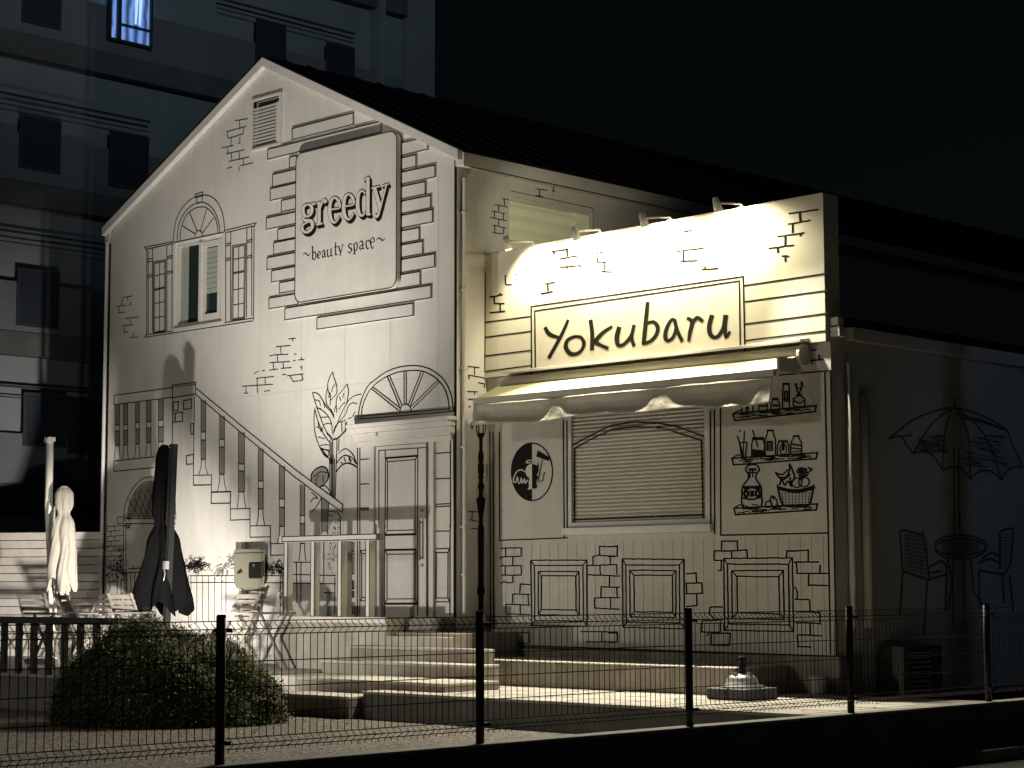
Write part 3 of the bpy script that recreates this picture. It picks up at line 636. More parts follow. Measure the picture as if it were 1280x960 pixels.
# ------------------------------------------------------------------ kiosk annex
KY = .55; KX = 5.33; KT = 4.30
kiosk = empty('kiosk_building', (2.7, .55, .3), 'low white cafe annex with a shuttered serving window, drawn shelves and drawn frames', 'kiosk')
def kp(px, py): p = at(px, py, 'y', KY); return (p.x, p.z)
a = kp(709, 520); b_ = kp(887, 655); wx0 = a[0]; wx1 = b_[0]; wz1 = 3.62; wz0 = kp(800, 657)[1]
kw = wall_with_holes('front_wall', 'y', KY, [(.0, .72), (KX, .70), (KX, 4.12), (.0, 4.12)], [[(wx0, wz0), (wx1, wz0), (wx1, wz1), (wx0, wz1)]], M['kwall'], kiosk, .12)
ks = MB().add([(KX, KY, .27), (KX, 9, .27), (KX, 9, KT), (KX, KY, KT)], [(0, 1, 2, 3)]).add([(KX, 9, 0), (0, 9, 0), (0, 9, KT), (KX, 9, KT)], [(0, 1, 2, 3)]).build('side_wall', M['kwall'], kiosk)
kb = MB().box((.04, KY-.05, .28), (KX+.07, KY+.4, .70)); bevel(kb.build('plinth', M['riser'], kiosk), .01)
MB().box((.01, KY+.28, KT), (KX+.10, 9.1, KT+.10)).build('roof', M['roof'], kiosk)
MB().box((KX+.004, KY+.3, KT-.14), (KX+.10, 9.1, KT-.002)).build('roof_fascia', M['trim'], kiosk)
# roller shutter
sh = MB(); z = wz1; hs_ = .046; vs = []
while z > wz0+.05:
    sh.add([(wx0+.06, KY+.045, z), (wx1-.06, KY+.045, z), (wx1-.06, KY+.028, z-hs_*.5), (wx0+.06, KY+.028, z-hs_*.5), (wx1-.06, KY+.040, z-hs_*.92), (wx0+.06, KY+.040, z-hs_*.92), (wx1-.06, KY+.05, z-hs_), (wx0+.06, KY+.05, z-hs_)], [(0, 1, 2, 3), (3, 2, 4, 5), (5, 4, 6, 7)]); z -= hs_
sho = sh.build('roller_shutter', M['shut'], kiosk)
MB().box((wx0, KY+.0, wz0), (wx0+.06, KY+.1, wz1)).box((wx1-.06, KY+.0, wz0), (wx1, KY+.1, wz1)).box((wx0+.06, KY+.0, wz0), (wx1-.06, KY+.08, wz0+.06)).build('shutter_guides', M['trim'], sho)
bevel(box('serving_sill', (wx0-.04, KY-.07, wz0-.09), (wx1+.06, KY, wz0-.005), M['trim'], kiosk), .006)
I = Ink('y', KY+.028, .004).F(580, 400, 4.923)
def arc2(pI, pJ):
    q = [(580+x/4.923, 400+y/4.923) for x, y in pI]+[(820+x/4.923, 400+y/4.923) for x, y in pJ]; I.F(0,0,1); I.line(q, 1.4)
arc2([(657,1270),(657,775),(770,715),(900,650),(1050,628),(1180,635)], [(0,632),(140,660),(300,720),(312,1250)])
arc2([(680,1250),(680,790),(800,725),(920,672),(1060,655),(1200,668)], [(0,658),(120,690),(280,742),(290,1230)])
I.F(580,580,3.692).line([(493,278),(880,266)],1.4); I.line([(512,258),(880,243)],1.4)
I.F(820,580,3.692).line([(0,266),(237,257)],1.4); I.line([(0,243),(217,235)],1.4)
I.build('painted_arch', M['ink'], sho)
# painted lines on the kiosk front
I = Ink('y', KY, .004); I.F(0,0,1)
I.lines([[(612.3,540),(613.4,806)],[(616.3,540),(617.2,806)],[(624.2,540),(624.6,675.4),(710,672.3)],[(704,525),(705.3,672.5)],[(708.6,525),(709,668)],[(1031,465),(1035.4,666.4),(1038.2,818)],[(1038.3,463.5),(1045.4,820)],[(974,469),(1039,463.2)],[(900.5,510),(901,669),(1035.2,666.3)],[(893,512),(893.3,668)],[(888,513),(888.5,660)]],1.3)
I.line([(611,805.5),(1046,820.5)],1.4)
for x in (617,622): pass
def jag(I, p, w=1.3):
    q = []
    for a, b in zip(p, p[1:]):
        L = math.hypot(b[0]-a[0], b[1]-a[1]); m = max(2, int(L/22))
        for i in range(m): t = i/m; q.append((a[0]+(b[0]-a[0])*t+random.uniform(-1.2,1.2), a[1]+(b[1]-a[1])*t+random.uniform(-1.6,1.6)))
    q.append(p[-1]); I.line(q, w)
I.F(600,660,5.333)
def frame(I, qs):
    for q in qs: jag(I, list(q)+[q[0]], 1.25)
    for i in range(4): jag(I, [qs[0][i], qs[1][i]], 1.1); jag(I, [qs[2][i], qs[3][i]], 1.1)
frame(I, [[(338,215),(713,215),(715,655),(345,650)],[(362,250),(685,250),(690,620),(365,618)],[(388,290),(660,290),(662,582),(388,577)],[(410,318),(638,320),(640,548),(408,543)]])
segs1 = [[(138,135),(275,132),(275,185)],[(170,132),(172,190)],[(135,208),(135,195),(275,187)],[(217,190),(217,250)],[(135,255),(275,250),(275,312)],[(168,252),(168,312)],[(140,315),(275,314)],[(217,318),(220,362)],[(135,370),(160,358),(180,365),(222,362)],[(265,435),(268,375),(335,378)],[(217,505),(218,440),(335,442)],[(318,442),(325,512)],[(172,570),(173,508),(335,515)],[(268,510),(268,572)],[(172,572),(335,577)],
 [(797,180),(798,122),(850,127),(915,120),(915,185)],[(755,250),(752,190),(790,182),(915,188)],[(868,188),(868,245)],[(715,250),(910,245),(912,312)],[(800,250),(803,312)],[(718,312),(935,320)],[(863,318),(862,388)],[(805,462),(808,392),(935,395)],[(912,392),(915,462)],[(762,465),(935,463)],[(762,468),(765,538)],[(868,465),(872,538)],[(765,535),(935,542)],[(140,697),(330,697)],[(220,700),(218,740)],[(330,700),(332,765)],[(140,765),(180,765)],[(245,765),(330,768)],[(668,690),(915,692),(918,755)],[(812,692),(810,755)],[(705,758),(918,760)],[(140,700),(140,760)]]
for p in segs1: jag(I, p, 1.3)
I.F(760,660,4.267)
frame(I, [[(75,165),(405,168),(408,538),(80,530)],[(95,197),(380,197),(383,507),(97,503)],[(115,225),(362,228),(362,478),(118,475)],[(138,252),(343,253),(345,450),(140,447)]])
frame(I, [[(617,162),(983,160),(990,552),(622,545)],[(637,193),(963,193),(967,517),(642,512)],[(660,227),(935,227),(940,488),(663,483)],[(687,258),(912,260),(915,458),(690,452)]])
for p in ([[(415,243),(470,240),(473,290)],[(415,295),(500,292),(503,348)],[(418,295),(420,348)],[(415,350),(508,348)],[(473,352),(475,415),(415,420)],[(605,118),(605,72),(688,70),(692,118)],[(565,170),(567,122),(650,122),(740,118),(745,158)],[(658,122),(660,160)],[(565,172),(612,172)],[(605,175),(605,225),(585,228)],
 [(950,155),(955,122),(1068,120),(1068,182)],[(990,182),(1125,182)],[(1003,185),(1010,242),(1175,243)],[(1132,195),(1130,240)],[(1070,245),(1070,305),(1175,308)],[(995,312),(1010,340),(1010,378),(995,382)],[(998,380),(1075,382),(1078,442)],[(1000,445),(1130,450),(1130,510),(1000,505)],[(1078,512),(1080,570)],[(1010,570),(1140,575)],[(1010,575),(1015,632),(1085,635)],[(612,420),(545,422),(540,460),(575,490)],[(500,495),(612,492)],[(500,495),(500,555),(600,555)],[(552,560),(552,625),(650,625),(652,560),(552,562)],[(600,500),(600,555)],[(540,560),(525,575)],[(0,98),(50,100),(50,152),(0,152)],[(0,610),(50,608),(48,560),(0,560)]]): jag(I, p, 1.35)
I.F(820,400,4.923)
for p in ([(858,193),(990,183)],[(908,193),(908,250)],[(888,257),(1032,243)],[(1003,215),(1005,243)],[(958,250),(958,270)]): jag(I,p,1.5)
I.F(580,400,4.923)
for p in ([(268,383),(400,375)],[(305,385),(306,402)],[(375,372),(375,395)]): jag(I,p,1.4)
I.build('painted_frames_and_bricks', M['ink'], kw)
# faint vertical board grooves
I = Ink('y', KY, .002)
x = .18
while x < KX-.1:
    I.strip([Vector((x, .74)), Vector((x, 2.0))], [.004, .004]); x += .1516
I.build('board_grooves', M['grey'], kw)
# logo disc
I = Ink('y', KY, .004).F(620, 530, 8.73); C2 = Ink('y', KY, .0075).F(620, 530, 8.73); K3 = Ink('y', KY, .011).F(620, 530, 8.73)
cx, cy, rx, ry = 392, 522, 224, 314
I.line([(cx+rx*math.cos(t*math.pi/24), cy+ry*math.sin(t*math.pi/24)) for t in range(48)], 1.4, True)
I.poly([(cx, cy-ry)]+[(cx-rx*math.sin(t*math.pi/24), cy-ry*math.cos(t*math.pi/24)) for t in range(1, 24)]+[(cx, cy+ry)])
C2.poly([(392,435)]+[(392-70*math.sin(t*math.pi/12), 515-80*math.cos(t*math.pi/12)) for t in range(1, 12)]+[(392,595)])
C2.poly([(392,590),(365,590),(355,640),(362,690),(345,705),(360,718),(392,705)])
C2.line([(330,415),(345,400),(390,395)],1.1,smooth=True); C2.line([(325,415),(345,425),(388,420)],1.1,smooth=True)
C2.line([(318,525),(280,500),(235,515),(200,570),(190,625),(215,635),(235,580),(245,640),(265,640),(275,590),(290,645),(310,600),(320,645),(345,610)],1.2,smooth=True)
I.poly([(394,435),(430,445),(452,455),(462,395),(468,460),(462,520),(445,560),(465,580),(450,600),(440,640),(450,690),(430,708),(394,700)])
I.poly([(455,288),(588,365),(576,405),(438,355)]); I.line([(508,385),(462,612)],1.0); I.line([(455,628),(510,620),(522,550)],.9); I.poly([(515,560),(520,530),(538,525),(530,555)])
I.build('painted_round_emblem', M['ink'], kw); C2.build('painted_emblem_highlights', M['cream'], kw)
# painted shelves with jars
I = Ink('y', KY, .004).F(900, 460, 5.05)
def shelf(x0, x1, yl, yr, h=38):
    I.line([(x0,yl),(x1,yr),(x1-8,yr+h),(x0+10,yl+h+4)],1.5,True); I.line([(x0,yl),(x0+30,yl-18),(x0+60,yl-22)],1.2,smooth=True)
    for i in range(26):
        t = random.random(); xx = x0+15+t*(x1-x0-90); yy = yl+(yr-yl)*t+random.uniform(8,h-4)
        I.line([(xx,yy),(xx+25,yy-4+random.uniform(-3,3)),(xx+50,yy+random.uniform(-5,2))],.9,smooth=True)
shelf(82,608,290,238); shelf(75,615,570,535); shelf(88,615,885,858)
def jar(x0,x1,y0,y1,neck=.7,w=1.2):
    m=(x0+x1)/2; r=(x1-x0)/2; I.line([(m-r*neck,y0),(m-r*neck,y0+ (y1-y0)*.12),(m-r,y0+(y1-y0)*.35),(m-r,y1-8),(m-r*.7,y1),(m+r*.7,y1),(m+r,y1-8),(m+r,y0+(y1-y0)*.35),(m+r*neck,y0+(y1-y0)*.12),(m+r*neck,y0)],w,True)
    I.line([(m-r*neck,y0+4),(m+r*neck,y0+4)],1.6)
I.line([(125,180),(140,290),(165,290),(170,200)],1.2); I.line([(170,200),(180,285),(205,275),(212,190)],1.2)
jar(245,298,190,280); jar(322,375,195,272,.6); jar(395,438,98,262,.85); jar(462,535,170,245,.35)
I.line([(330,235),(368,240)],2); I.line([(250,240),(295,240)],1.6)
I.line([(408,150),(426,150),(426,200),(408,200)],1.5,True); I.line([(402,210),(434,210)],1.2); I.line([(468,205),(500,222),(530,205)],1.3,smooth=True)
I.line([(497,170),(485,130),(478,95)],1.3,smooth=True); I.line([(498,168),(515,120),(520,85)],1.3,smooth=True)
for p in ((478,105),(485,125),(515,95),(520,110),(490,150),(508,130)): I.dab(*p,13)
I.line([(122,470),(140,570),(160,570),(170,470)],1.3,True); I.line([(110,430),(150,560)],1.3); I.line([(155,395),(145,560)],1); I.line([(130,395),(122,400)],1.8); I.dab(112,437,8)
jar(200,280,440,562,.85); I.poly([(205,512),(278,520),(278,560),(205,560)]); I.line([(205,390),(240,500)],1.2)
I.line([(205,450),(275,450)],1.6)
jar(285,350,392,562,.55); I.line([(298,465),(330,465),(330,520),(298,520)],1.3,True)
for i in range(5): I.line([(300,472+i*9),(328,472+i*9)],.9)
jar(362,435,460,558,.75); I.line([(398,470),(398,520)],2.5); I.line([(378,500),(385,540),(415,540),(420,500),(400,480),(378,500)],1,smooth=True)
jar(447,515,428,552,.5); I.line([(450,480),(512,490)],1.6); I.line([(450,505),(512,512)],1.4); I.line([(455,530),(510,525)],1)
# bottle and basket
I.line([(160,645),(178,615),(230,612),(248,645),(232,665),(228,700),(258,750),(262,800),(255,880),(150,880),(138,800),(145,745),(178,700),(178,668),(160,645)],1.6,smooth=True)
I.line([(180,640),(230,640)],2.4); I.lines([[(188,645),(190,695)],[(205,645),(207,690)],[(180,660),(228,660)]],1.2)
I.poly([(145,745),(258,742),(260,762),(240,770),(200,760),(165,775),(150,765)]); I.line([(145,820),(200,830),(258,815)],1.8,smooth=True)
I.line([(150,800),(160,775),(178,790),(168,812),(150,800)],2.4,smooth=True); I.line([(222,790),(240,770),(252,795),(238,812),(222,790)],2.4,smooth=True); I.line([(190,775),(215,810)],2.2); I.line([(215,775),(190,812)],2.2)
I.line([(148,868),(180,875)],1); I.line([(200,860),(245,868)],1)
I.line([(285,878),(290,850),(310,840),(325,855),(320,878),(285,878)],1.3,smooth=True); I.line([(330,878),(318,830),(330,808),(355,830),(360,870),(330,878)],1.4,smooth=True); I.dab(335,822,12)
I.line([(362,735),(385,840),(420,872),(530,875),(570,850),(592,735)],1.7,smooth=True)
for i in range(24): I.line([(365+i*9.5,745+20*math.sin(i*.14)),(372+i*9.5,765+20*math.sin(i*.14)),(380+i*9.5,748+20*math.sin(i*.14))],1.5,smooth=True)
for i in range(9):
    x=390+i*22
    for j in range(5): I.line([(x+(i-4)*-.6*j,785+j*18),(x+(i-4)*-.6*j,797+j*18)],1.0)
for p,r_ in (((485,725),32),((530,720),34)): I.line([(p[0]+r_*math.cos(t*.7),p[1]+r_*.9*math.sin(t*.7)) for t in range(9)],1.3,True,True)
for i in range(16): 
    x,y=random.uniform(488,550),random.uniform(640,695); I.line([(x+11*math.cos(t*1.05),y+11*math.sin(t*1.05)) for t in range(6)],1.1,True,True)
I.line([(350,655),(375,690),(420,685),(440,635),(438,608),(455,640),(470,690),(455,720)],1.7,smooth=True); I.line([(362,665),(395,672),(430,640)],1.5,smooth=True); I.line([(370,690),(400,705),(445,670)],1.5,smooth=True)
I.line([(375,740),(390,705),(410,740),(430,715),(450,745),(440,690)],1.6,smooth=True); I.line([(555,628),(580,640),(560,660)],1.4)
I.build('painted_shelves_and_jars', M['ink'], kw)
# side wall paint: parasol, table, chairs
I = Ink('x', KX, .004).F(1000, 380, 3.4286)
for p in ([(380,578),(480,500),(560,465),(650,445),(760,470),(880,535),(905,590),(950,690)],[(380,578),(430,568),(460,610),(485,640)],[(485,640),(530,632),(575,655),(610,715)],[(610,715),(650,698),(690,705),(730,750)],[(730,750),(760,722),(815,715),(865,755)],[(865,755),(885,715),(920,698),(955,698)],[(650,445),(560,520),(485,640)],[(652,445),(620,560),(610,715)],[(665,445),(720,560),(730,750)],[(670,445),(790,560),(865,755)],[(690,490),(790,510),(890,545)],[(430,568),(480,560)],[(665,470),(780,500),(880,540)]): I.line(p,2.0,smooth=True)
I.lines([[(662,400),(662,445)],[(660,620),(660,960)],[(680,620),(680,960)]],1.8)
for i in range(60): x=random.uniform(500,600); y=random.uniform(560,640); I.line([(x,y),(x+40,y+random.uniform(-6,6))],.7)
for i in range(90): x=random.uniform(690,860); y=random.uniform(560,700); I.line([(x,y),(x+40,y+random.uniform(2,14))],.7)
I.F(1000,640,3)
I.lines([[(580,0),(580,90)],[(600,0),(600,90)],[(575,160),(572,440)],[(612,160),(620,440)]],1.8)
for rr,dy in ((1,0),(.97,12)): I.line([(602+98*rr*math.cos(t*math.pi/10),125+dy+38*math.sin(t*math.pi/10)) for t in range(20)],2,True,True)
for i in range(9): I.line([(520+i*2,105+i*6),(680-i*2,108+i*6)],.9)
for p in ([(550,165),(572,260),(555,370)],[(640,170),(652,300),(705,375)],[(370,75),(390,68),(455,85),(462,75),(487,255),(385,222),(375,80)],[(385,225),(375,390)],[(478,255),(462,470)],[(485,205),(530,182),(550,205),(545,370)],[(390,222),(480,255),(545,235)],[(485,230),(530,220)],[(750,75),(770,65),(800,62),(792,190),(765,235),(670,218)],[(750,75),(750,215)],[(670,190),(710,175),(750,190)],[(670,218),(675,360)],[(785,235),(800,375)],[(680,175),(720,150),(745,165)],[(760,240),(765,340)]): I.line(p,2.6,smooth=False)
for i in range(10): I.line([(395+i*9,82+i*1.5),(398+i*9,215+i*3)],.8); I.line([(390,85+i*14),(470,95+i*15)],.8); I.line([(755,85+i*13),(795,82+i*11)],.8)
I.build('painted_parasol_and_chairs', M['fadedink'], ks)
for yy, r_ in ((at(1063,600,'x',KX+.06).y,.035),(at(1082,600,'x',KX+.06).y,.05)):
    MB().tube([(KX+.06,yy,3.9 if r_<.04 else 3.55),(KX+.06,yy,1.0)],r_,10).build('downspout', M['trim'], kiosk, True)
bx = at(1046,396,'x',KX+.05)
MB().box((KX+.004,bx.y-.05,bx.z-.10),(KX+.1,bx.y+.05,bx.z-.01)).box((KX+.004,bx.y-.06,bx.z-.22),(KX+.12,bx.y+.08,bx.z-.12)).build('junction_box', M['trim'], kiosk)

# ------------------------------------------------------------------ kiosk sign board
SY = .50
ksn = empty('sign_board', (2.65, .6, 4.13), 'long pale sign board lettered Yokubaru above the awning of the annex', 'sign')
v = [(-.04, SY, 4.125), (5.30, SY, 4.125), (5.30, SY, 5.76), (-.04, SY, 5.715)]
link('panel', v+[(x, SY+.28, z) for x, y, z in v], [(0, 1, 2, 3), (7, 6, 5, 4), (0, 4, 5, 1), (1, 5, 6, 2), (2, 6, 7, 3), (3, 7, 4, 0)], M['kickb'], ksn)
mb = MB()
v = [(-.045, SY-.012, 5.717), (5.305, SY-.012, 5.762), (5.305, SY+.29, 5.762), (-.045, SY+.29, 5.717)]
mb.add(v+[(x, y, z+.012) for x, y, z in v], [(0, 1, 2, 3), (4, 5, 6, 7), (0, 1, 5, 4), (1, 2, 6, 5), (2, 3, 7, 6), (3, 0, 4, 7)])
mb.build('cap_flashing', M['awm'], ksn)
I = Ink('y', SY, .004).F(0,0,1)
I.line([(664.5,470),(663.9,383.3),(929,345.7),(931.3,440)],1.5)
I.lines([[(606,403),(663,395.6)],[(606,421.7),(663.3,414.2)],[(606,445),(663.6,438)],[(606,464.5),(664,456.9)],[(929.5,357.1),(1033,341.9)],[(930,377.4),(1033.6,363.2)],[(930.5,405.3),(1034.5,391.6)],[(931.3,425.8),(1035,413.2)]],1.5)
I.line([(606,464),(607,340)],.9)
I.F(660,345,4.571).line([(38,200),(1207,28),(1213,400),(42,533)],1.4,True)
I.build('frame_lines', M['ink'], ksn)
I = Ink('y', SY, .004).F(580,220,5.333)
for p in ([(170,808),(258,792)],[(200,808),(203,850)],[(198,852),(270,850)],[(240,852),(242,905)],[(172,912),(275,900)],[(240,780),(245,795)],[(270,668),(285,665)],[(275,668),(277,722)],[(277,726),(320,725)],[(345,660),(358,658)],[(350,714),(358,708)],
 [(580,507),(695,487)],[(600,507),(602,525)],[(685,490),(688,538)],[(635,553),(760,533)],[(640,608),(775,597)],[(775,597),(777,612)],[(687,605),(687,622)],[(885,515),(945,505)],[(887,515),(890,572)],[(885,575),(960,573)],[(935,575),(937,632)],[(915,637),(985,640)],[(535,720),(605,710)],[(558,720),(560,768)],[(510,785),(592,770)]): jag(I,p,1.7)
I.F(800,220,4.923)
for p in ([(258,347),(320,333)],[(220,465),(395,443)],[(267,465),(268,522)],[(248,528),(352,520)],[(378,577),(485,568)],[(402,555),(400,575)],[(915,232),(1098,207)],[(983,228),(987,278)],[(910,298),(1050,272)],[(938,295),(938,352)],[(842,375),(1010,350)],[(893,370),(893,428)],[(790,447),(945,425)],[(848,445),(848,475)],[(870,492),(915,495)],[(895,497),(895,528)],[(988,350),(988,372)]): jag(I,p,1.7)
I.build('painted_brick_marks', M['ink'], ksn)
I = Ink('y', SY, .004).F(660,345,4.571)
for st in ([(96,292,16),(122,332,20),(175,352,14)],[(230,250,13),(190,340,17),(118,470,19)],[(268,345,14),(228,365,17),(216,405,21),(238,440,21),(272,446,18),(305,425,16),(320,385,17),(300,350,15),(262,346,12)],
 [(357,250,18),(367,330,18),(366,425,19)],[(482,288,12),(430,322,17),(388,372,22),(415,395,15),(460,414,16)],[(522,290,20),(508,350,21),(516,395,17),(550,388,16),(590,340,16),(606,278,13)],[(606,280,14),(592,350,15),(607,402,15)],
 [(684,148,16),(672,270,19),(660,392,18)],[(668,275,12),(715,262,15),(741,292,17),(733,335,17),(700,372,17),(655,388,14)],[(842,255,13),(820,250,14),(792,300,17),(785,350,19),(802,370,16),(832,345,15),(848,290,13)],[(838,248,13),(852,310,16),(882,374,14)],
 [(908,240,13),(938,262,18),(926,320,17),(918,374,11)],[(935,280,12),(965,238,17),(1000,260,14)],[(1052,222,20),(1035,290,19),(1046,340,18),(1080,348,16),(1115,300,17),(1130,222,21)],[(1130,225,20),(1125,290,16),(1132,348,14),(1154,316,9)]): I.stroke(st, 1.5)
I.build('lettering', M['inkblue'], ksn)
# ------------------------------------------------------------------ sign lamps
lampgrp = 'arm spotlights along the top of the cafe sign'
LL = ['spotlight at the left end of the cafe sign top', 'second spotlight from the left on the cafe sign top', 'third spotlight from the left on the cafe sign top', 'spotlight nearest the right end of the cafe sign top']
LP = [(632,302,666,308), (718,290,750,295), (803,273,838,279), (895,254,927,260)]
for i, (hx_, hy, bx_, by) in enumerate(LP):
    xb_ = at(bx_, by, 'y', SY+.03).x; zb_ = 5.715+.045*xb_/5.3+.014
    yh = .5
    for yy in [j*.01 for j in range(-20, 45)]:
        d = at(hx_, hy, 'y', yy)
        if abs(d.x-xb_) < .012: yh = yy; break
    zh = at(hx_, hy, 'y', yh).z
    t = empty('spotlight', (xb_, SY+.05, zb_), 'small white '+LL[i], 'spotlight', lampgrp)
    bevel(box('base_plate', (xb_-.05, SY+.01, zb_), (xb_+.05, SY+.10, zb_+.015), M['lamp'], t), .003)
    MB().tube([(xb_, SY+.05, zb_+.01), (xb_, SY+.02, zb_+.05), (xb_, yh+.03, zh+.01)], .014, 8).build('arm', M['lamp'], t, True)
    top = Vector((xb_, yh, zh+.07)); dirv = Vector((0, .38, -1)).normalized(); bot = top+dirv*.17
    hd = MB().tube([top, top+dirv*.03, top+dirv*.032, bot], [.035, .038, .043, .05], 16); hd = hd.build('lamp_head', M['lamp'], t, True)
    MB().tube([bot+dirv*.001, bot+dirv*.006], [.042, .042], 16).build('bulb', M['bulb'], hd)
    p_ = bot+dirv*.02
    spot('spotlight_beam', p_, p_+Vector((.4 if i == 0 else 0, .9, -1)), (95, 150, 150, 145)[i], (1, .89, .63), (136, 164, 164, 160)[i], .5, .035)
    spot('spotlight_spill', p_, p_+Vector(((.5, .2, .15, .75)[i], (-.55, -.55, -.55, -.75)[i], -1)), (1250, 1250, 1250, 1500)[i], (1, .92, .76), (82, 90, 90, 106)[i], .5, .05)
    if i in (1, 2): spot('window_fill_light', top+Vector((0, .02, .06)), (0, 1.6, 6.15), 55, (1, .92, .66), 62, .8, .03)  # added light to brighten the side window, not part of the lamp heads

cb = MB(); pts_ = []
for i in range(60):
    x = .1+i*.083; pts_.append((x, SY+.13+.012*math.sin(i*1.3), 5.735+.045*x/5.3+.012*abs(math.sin(i*.9))))
cb.tube(pts_, .008, 6).build('power_cable', M['lamp'], ksn)
for x in (4.05, 4.55, 4.95): MB().tube([(x, SY+.1, 5.76), (x, SY+.1, 5.80)], .014, 8).build('bolt', M['lamp'], ksn)
# ------------------------------------------------------------------ awning
aw = empty('awning', (2.7, .3, 3.8), 'cream retractable awning with sagging valance over the serving window', 'awning')
ax0, ax1 = .36, 4.98; YF = 0.0
zf = at(700, 488, 'y', YF).z
def ztop(px, py, y): return at(px, py, 'y', y).z
zfr = at(597, 498, 'y', YF).z; zwr = at(640, 487, 'y', .42).z
zw = zfr+.20
mb = MB().add([(ax0, YF, zfr), (ax1, YF, zfr), (ax1+.02, .42, zw), (ax0-.0, .42, zw), (ax0, YF, zfr-.03), (ax1, YF, zfr-.03), (ax1+.02, .42, zw-.03), (ax0, .42, zw-.03)], [(0, 1, 2, 3), (7, 6, 5, 4), (0, 4, 5, 1), (1, 5, 6, 2), (3, 2, 6, 7), (0, 3, 7, 4)])
mb.build('canopy', M['awn'], aw)
MB().box((ax0-.01, YF-.045, zfr-.075), (ax1+.01, YF+.01, zfr-.002)).build('front_bar', M['awm'], aw)
cas = MB().tube([(ax0+.05, .44, zw+.02), (ax1+.03, .44, zw+.02)], .075, 14); cas.build('roller', M['awm'], aw, True)
hood = MB().add([(ax0+.1, .55, zw+.19), (ax1+.1, .55, zw+.19), (ax1+.1, .33, zw+.15), (ax0+.1, .33, zw+.15), (ax1+.1, .33, zw+.12), (ax0+.1, .33, zw+.12), (ax1+.1, .55, zw+.15), (ax0+.1, .55, zw+.15)], [(0, 1, 2, 3), (3, 2, 4, 5), (5, 4, 6, 7), (0, 3, 5, 7), (1, 6, 4, 2)]); hood.build('hood', M['awm'], aw)
for xx in (ax1+.04,):
    MB().tube([(xx, .45, zw-.01), (xx+.04, .45, zw-.01)], .12, 16).box((xx-.03, .02, zw-.22), (xx+.0, .42, zw-.06)).build('end_bracket', M['awm'], aw)
# drooping valance cloth: three swags between two gathers
NX, NZ = 220, 18; vv = []; ff = []
def sm(a, b, x): x = max(0, min(1, (x-a)/(b-a))); return x*x*(3-2*x)
for i in range(NX+1):
    u = i/NX; x = ax0+(ax1-ax0)*u
    g = max(math.exp(-((u-.305)/.045)**2), math.exp(-((u-.66)/.055)**2), math.exp(-((u-.985)/.05)**2), .9*math.exp(-((u-0)/.03)**2))
    for j in range(NZ+1):
        tt = j/NZ
        h = .285+.012*math.sin(u*9)+.02*u
        gw = min(1, g*(.35+1.5*tt))                          # gathers open towards the hem
        o_sw = .045*sm(0, .10, tt)-.035*sm(.12, .50, tt)+.052*sm(.62, 1, tt)**1.3
        o_ga = .02+.055*tt
        crease = .0016*math.sin(u*110+tt*5)*tt+.0016*math.sin(u*61-tt*9)
        dg = .02*math.sin((u*46)+tt*5.5)*math.exp(-((u-.86)/.07)**2)+.022*math.sin(u*60+tt*6)*math.exp(-((u-.03)/.04)**2)
        y = YF-.01-(o_sw*(1-gw)+o_ga*gw)-crease-dg*tt
        vv.append((x-.01*tt*math.sin(u*20), y, zfr-.06-h*tt+.015*math.sin(u*6.3*3)*tt))
for i in range(NX):
    for j in range(NZ): a = i*(NZ+1)+j; ff.append((a, a+NZ+1, a+NZ+2, a+1))
vo = link('valance', vv, ff, M['val'], aw, True); md = vo.modifiers.new('solid', 'SOLIDIFY'); md.thickness = .004

# ------------------------------------------------------------------ deck, steps, slab
deck = bevel(box('entrance_deck', (-2.55, -.75, .0), (-.46, -.002, DZ-.002), M['conc']), .008); tag(deck, kind='structure')
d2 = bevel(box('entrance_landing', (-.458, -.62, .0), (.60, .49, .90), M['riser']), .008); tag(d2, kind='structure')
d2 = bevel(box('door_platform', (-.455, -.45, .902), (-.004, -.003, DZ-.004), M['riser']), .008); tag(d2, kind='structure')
st = empty('entrance_steps', (0, -1.5, 0), 'flight of broad pale concrete steps climbing to the front door deck', 'steps')
sd = [(.245, -2.6, 345, None, .975, -2.05), (.40, -2.05, 372, 556, None, -1.2), (.565, -1.2, 402, 597, None, -.84), (.735, -.84, 437, 612, None, -.755)]
for i, (z, y, p0, p1, xf_, yb) in enumerate(sd):
    x0 = at(p0, 850, 'y', y).x; x1 = xf_ if xf_ else at(p1, 830, 'y', y).x
    so2 = bevel(box('step', (x0, y, 0), (x1, yb, z-.037), M['body'] if i == 0 else M['riser'], st), .008)  # lowest riser gets the darker concrete to look shaded
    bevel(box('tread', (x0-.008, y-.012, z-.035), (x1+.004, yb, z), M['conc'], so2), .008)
    if i == 1: xC = x0
t = bevel(box('terrace_corner_paving', (-1.145, -2.04, -.02), (xC-.01, -.76, .405), M['conc']), .01); tag(t, kind='structure')
bevel(box('upper_tread', (-.455, -.753, .50), (.60, -.622, .86), M['conc'], st), .008)
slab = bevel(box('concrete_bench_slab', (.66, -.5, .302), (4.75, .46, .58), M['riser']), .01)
tag(slab, 'long low concrete slab with pale top edge in front of the annex', 'slab')
cp = bevel(box('pale_top', (.60, -.52, .582), (4.77, .46, .60), M['conc'], slab), .006)


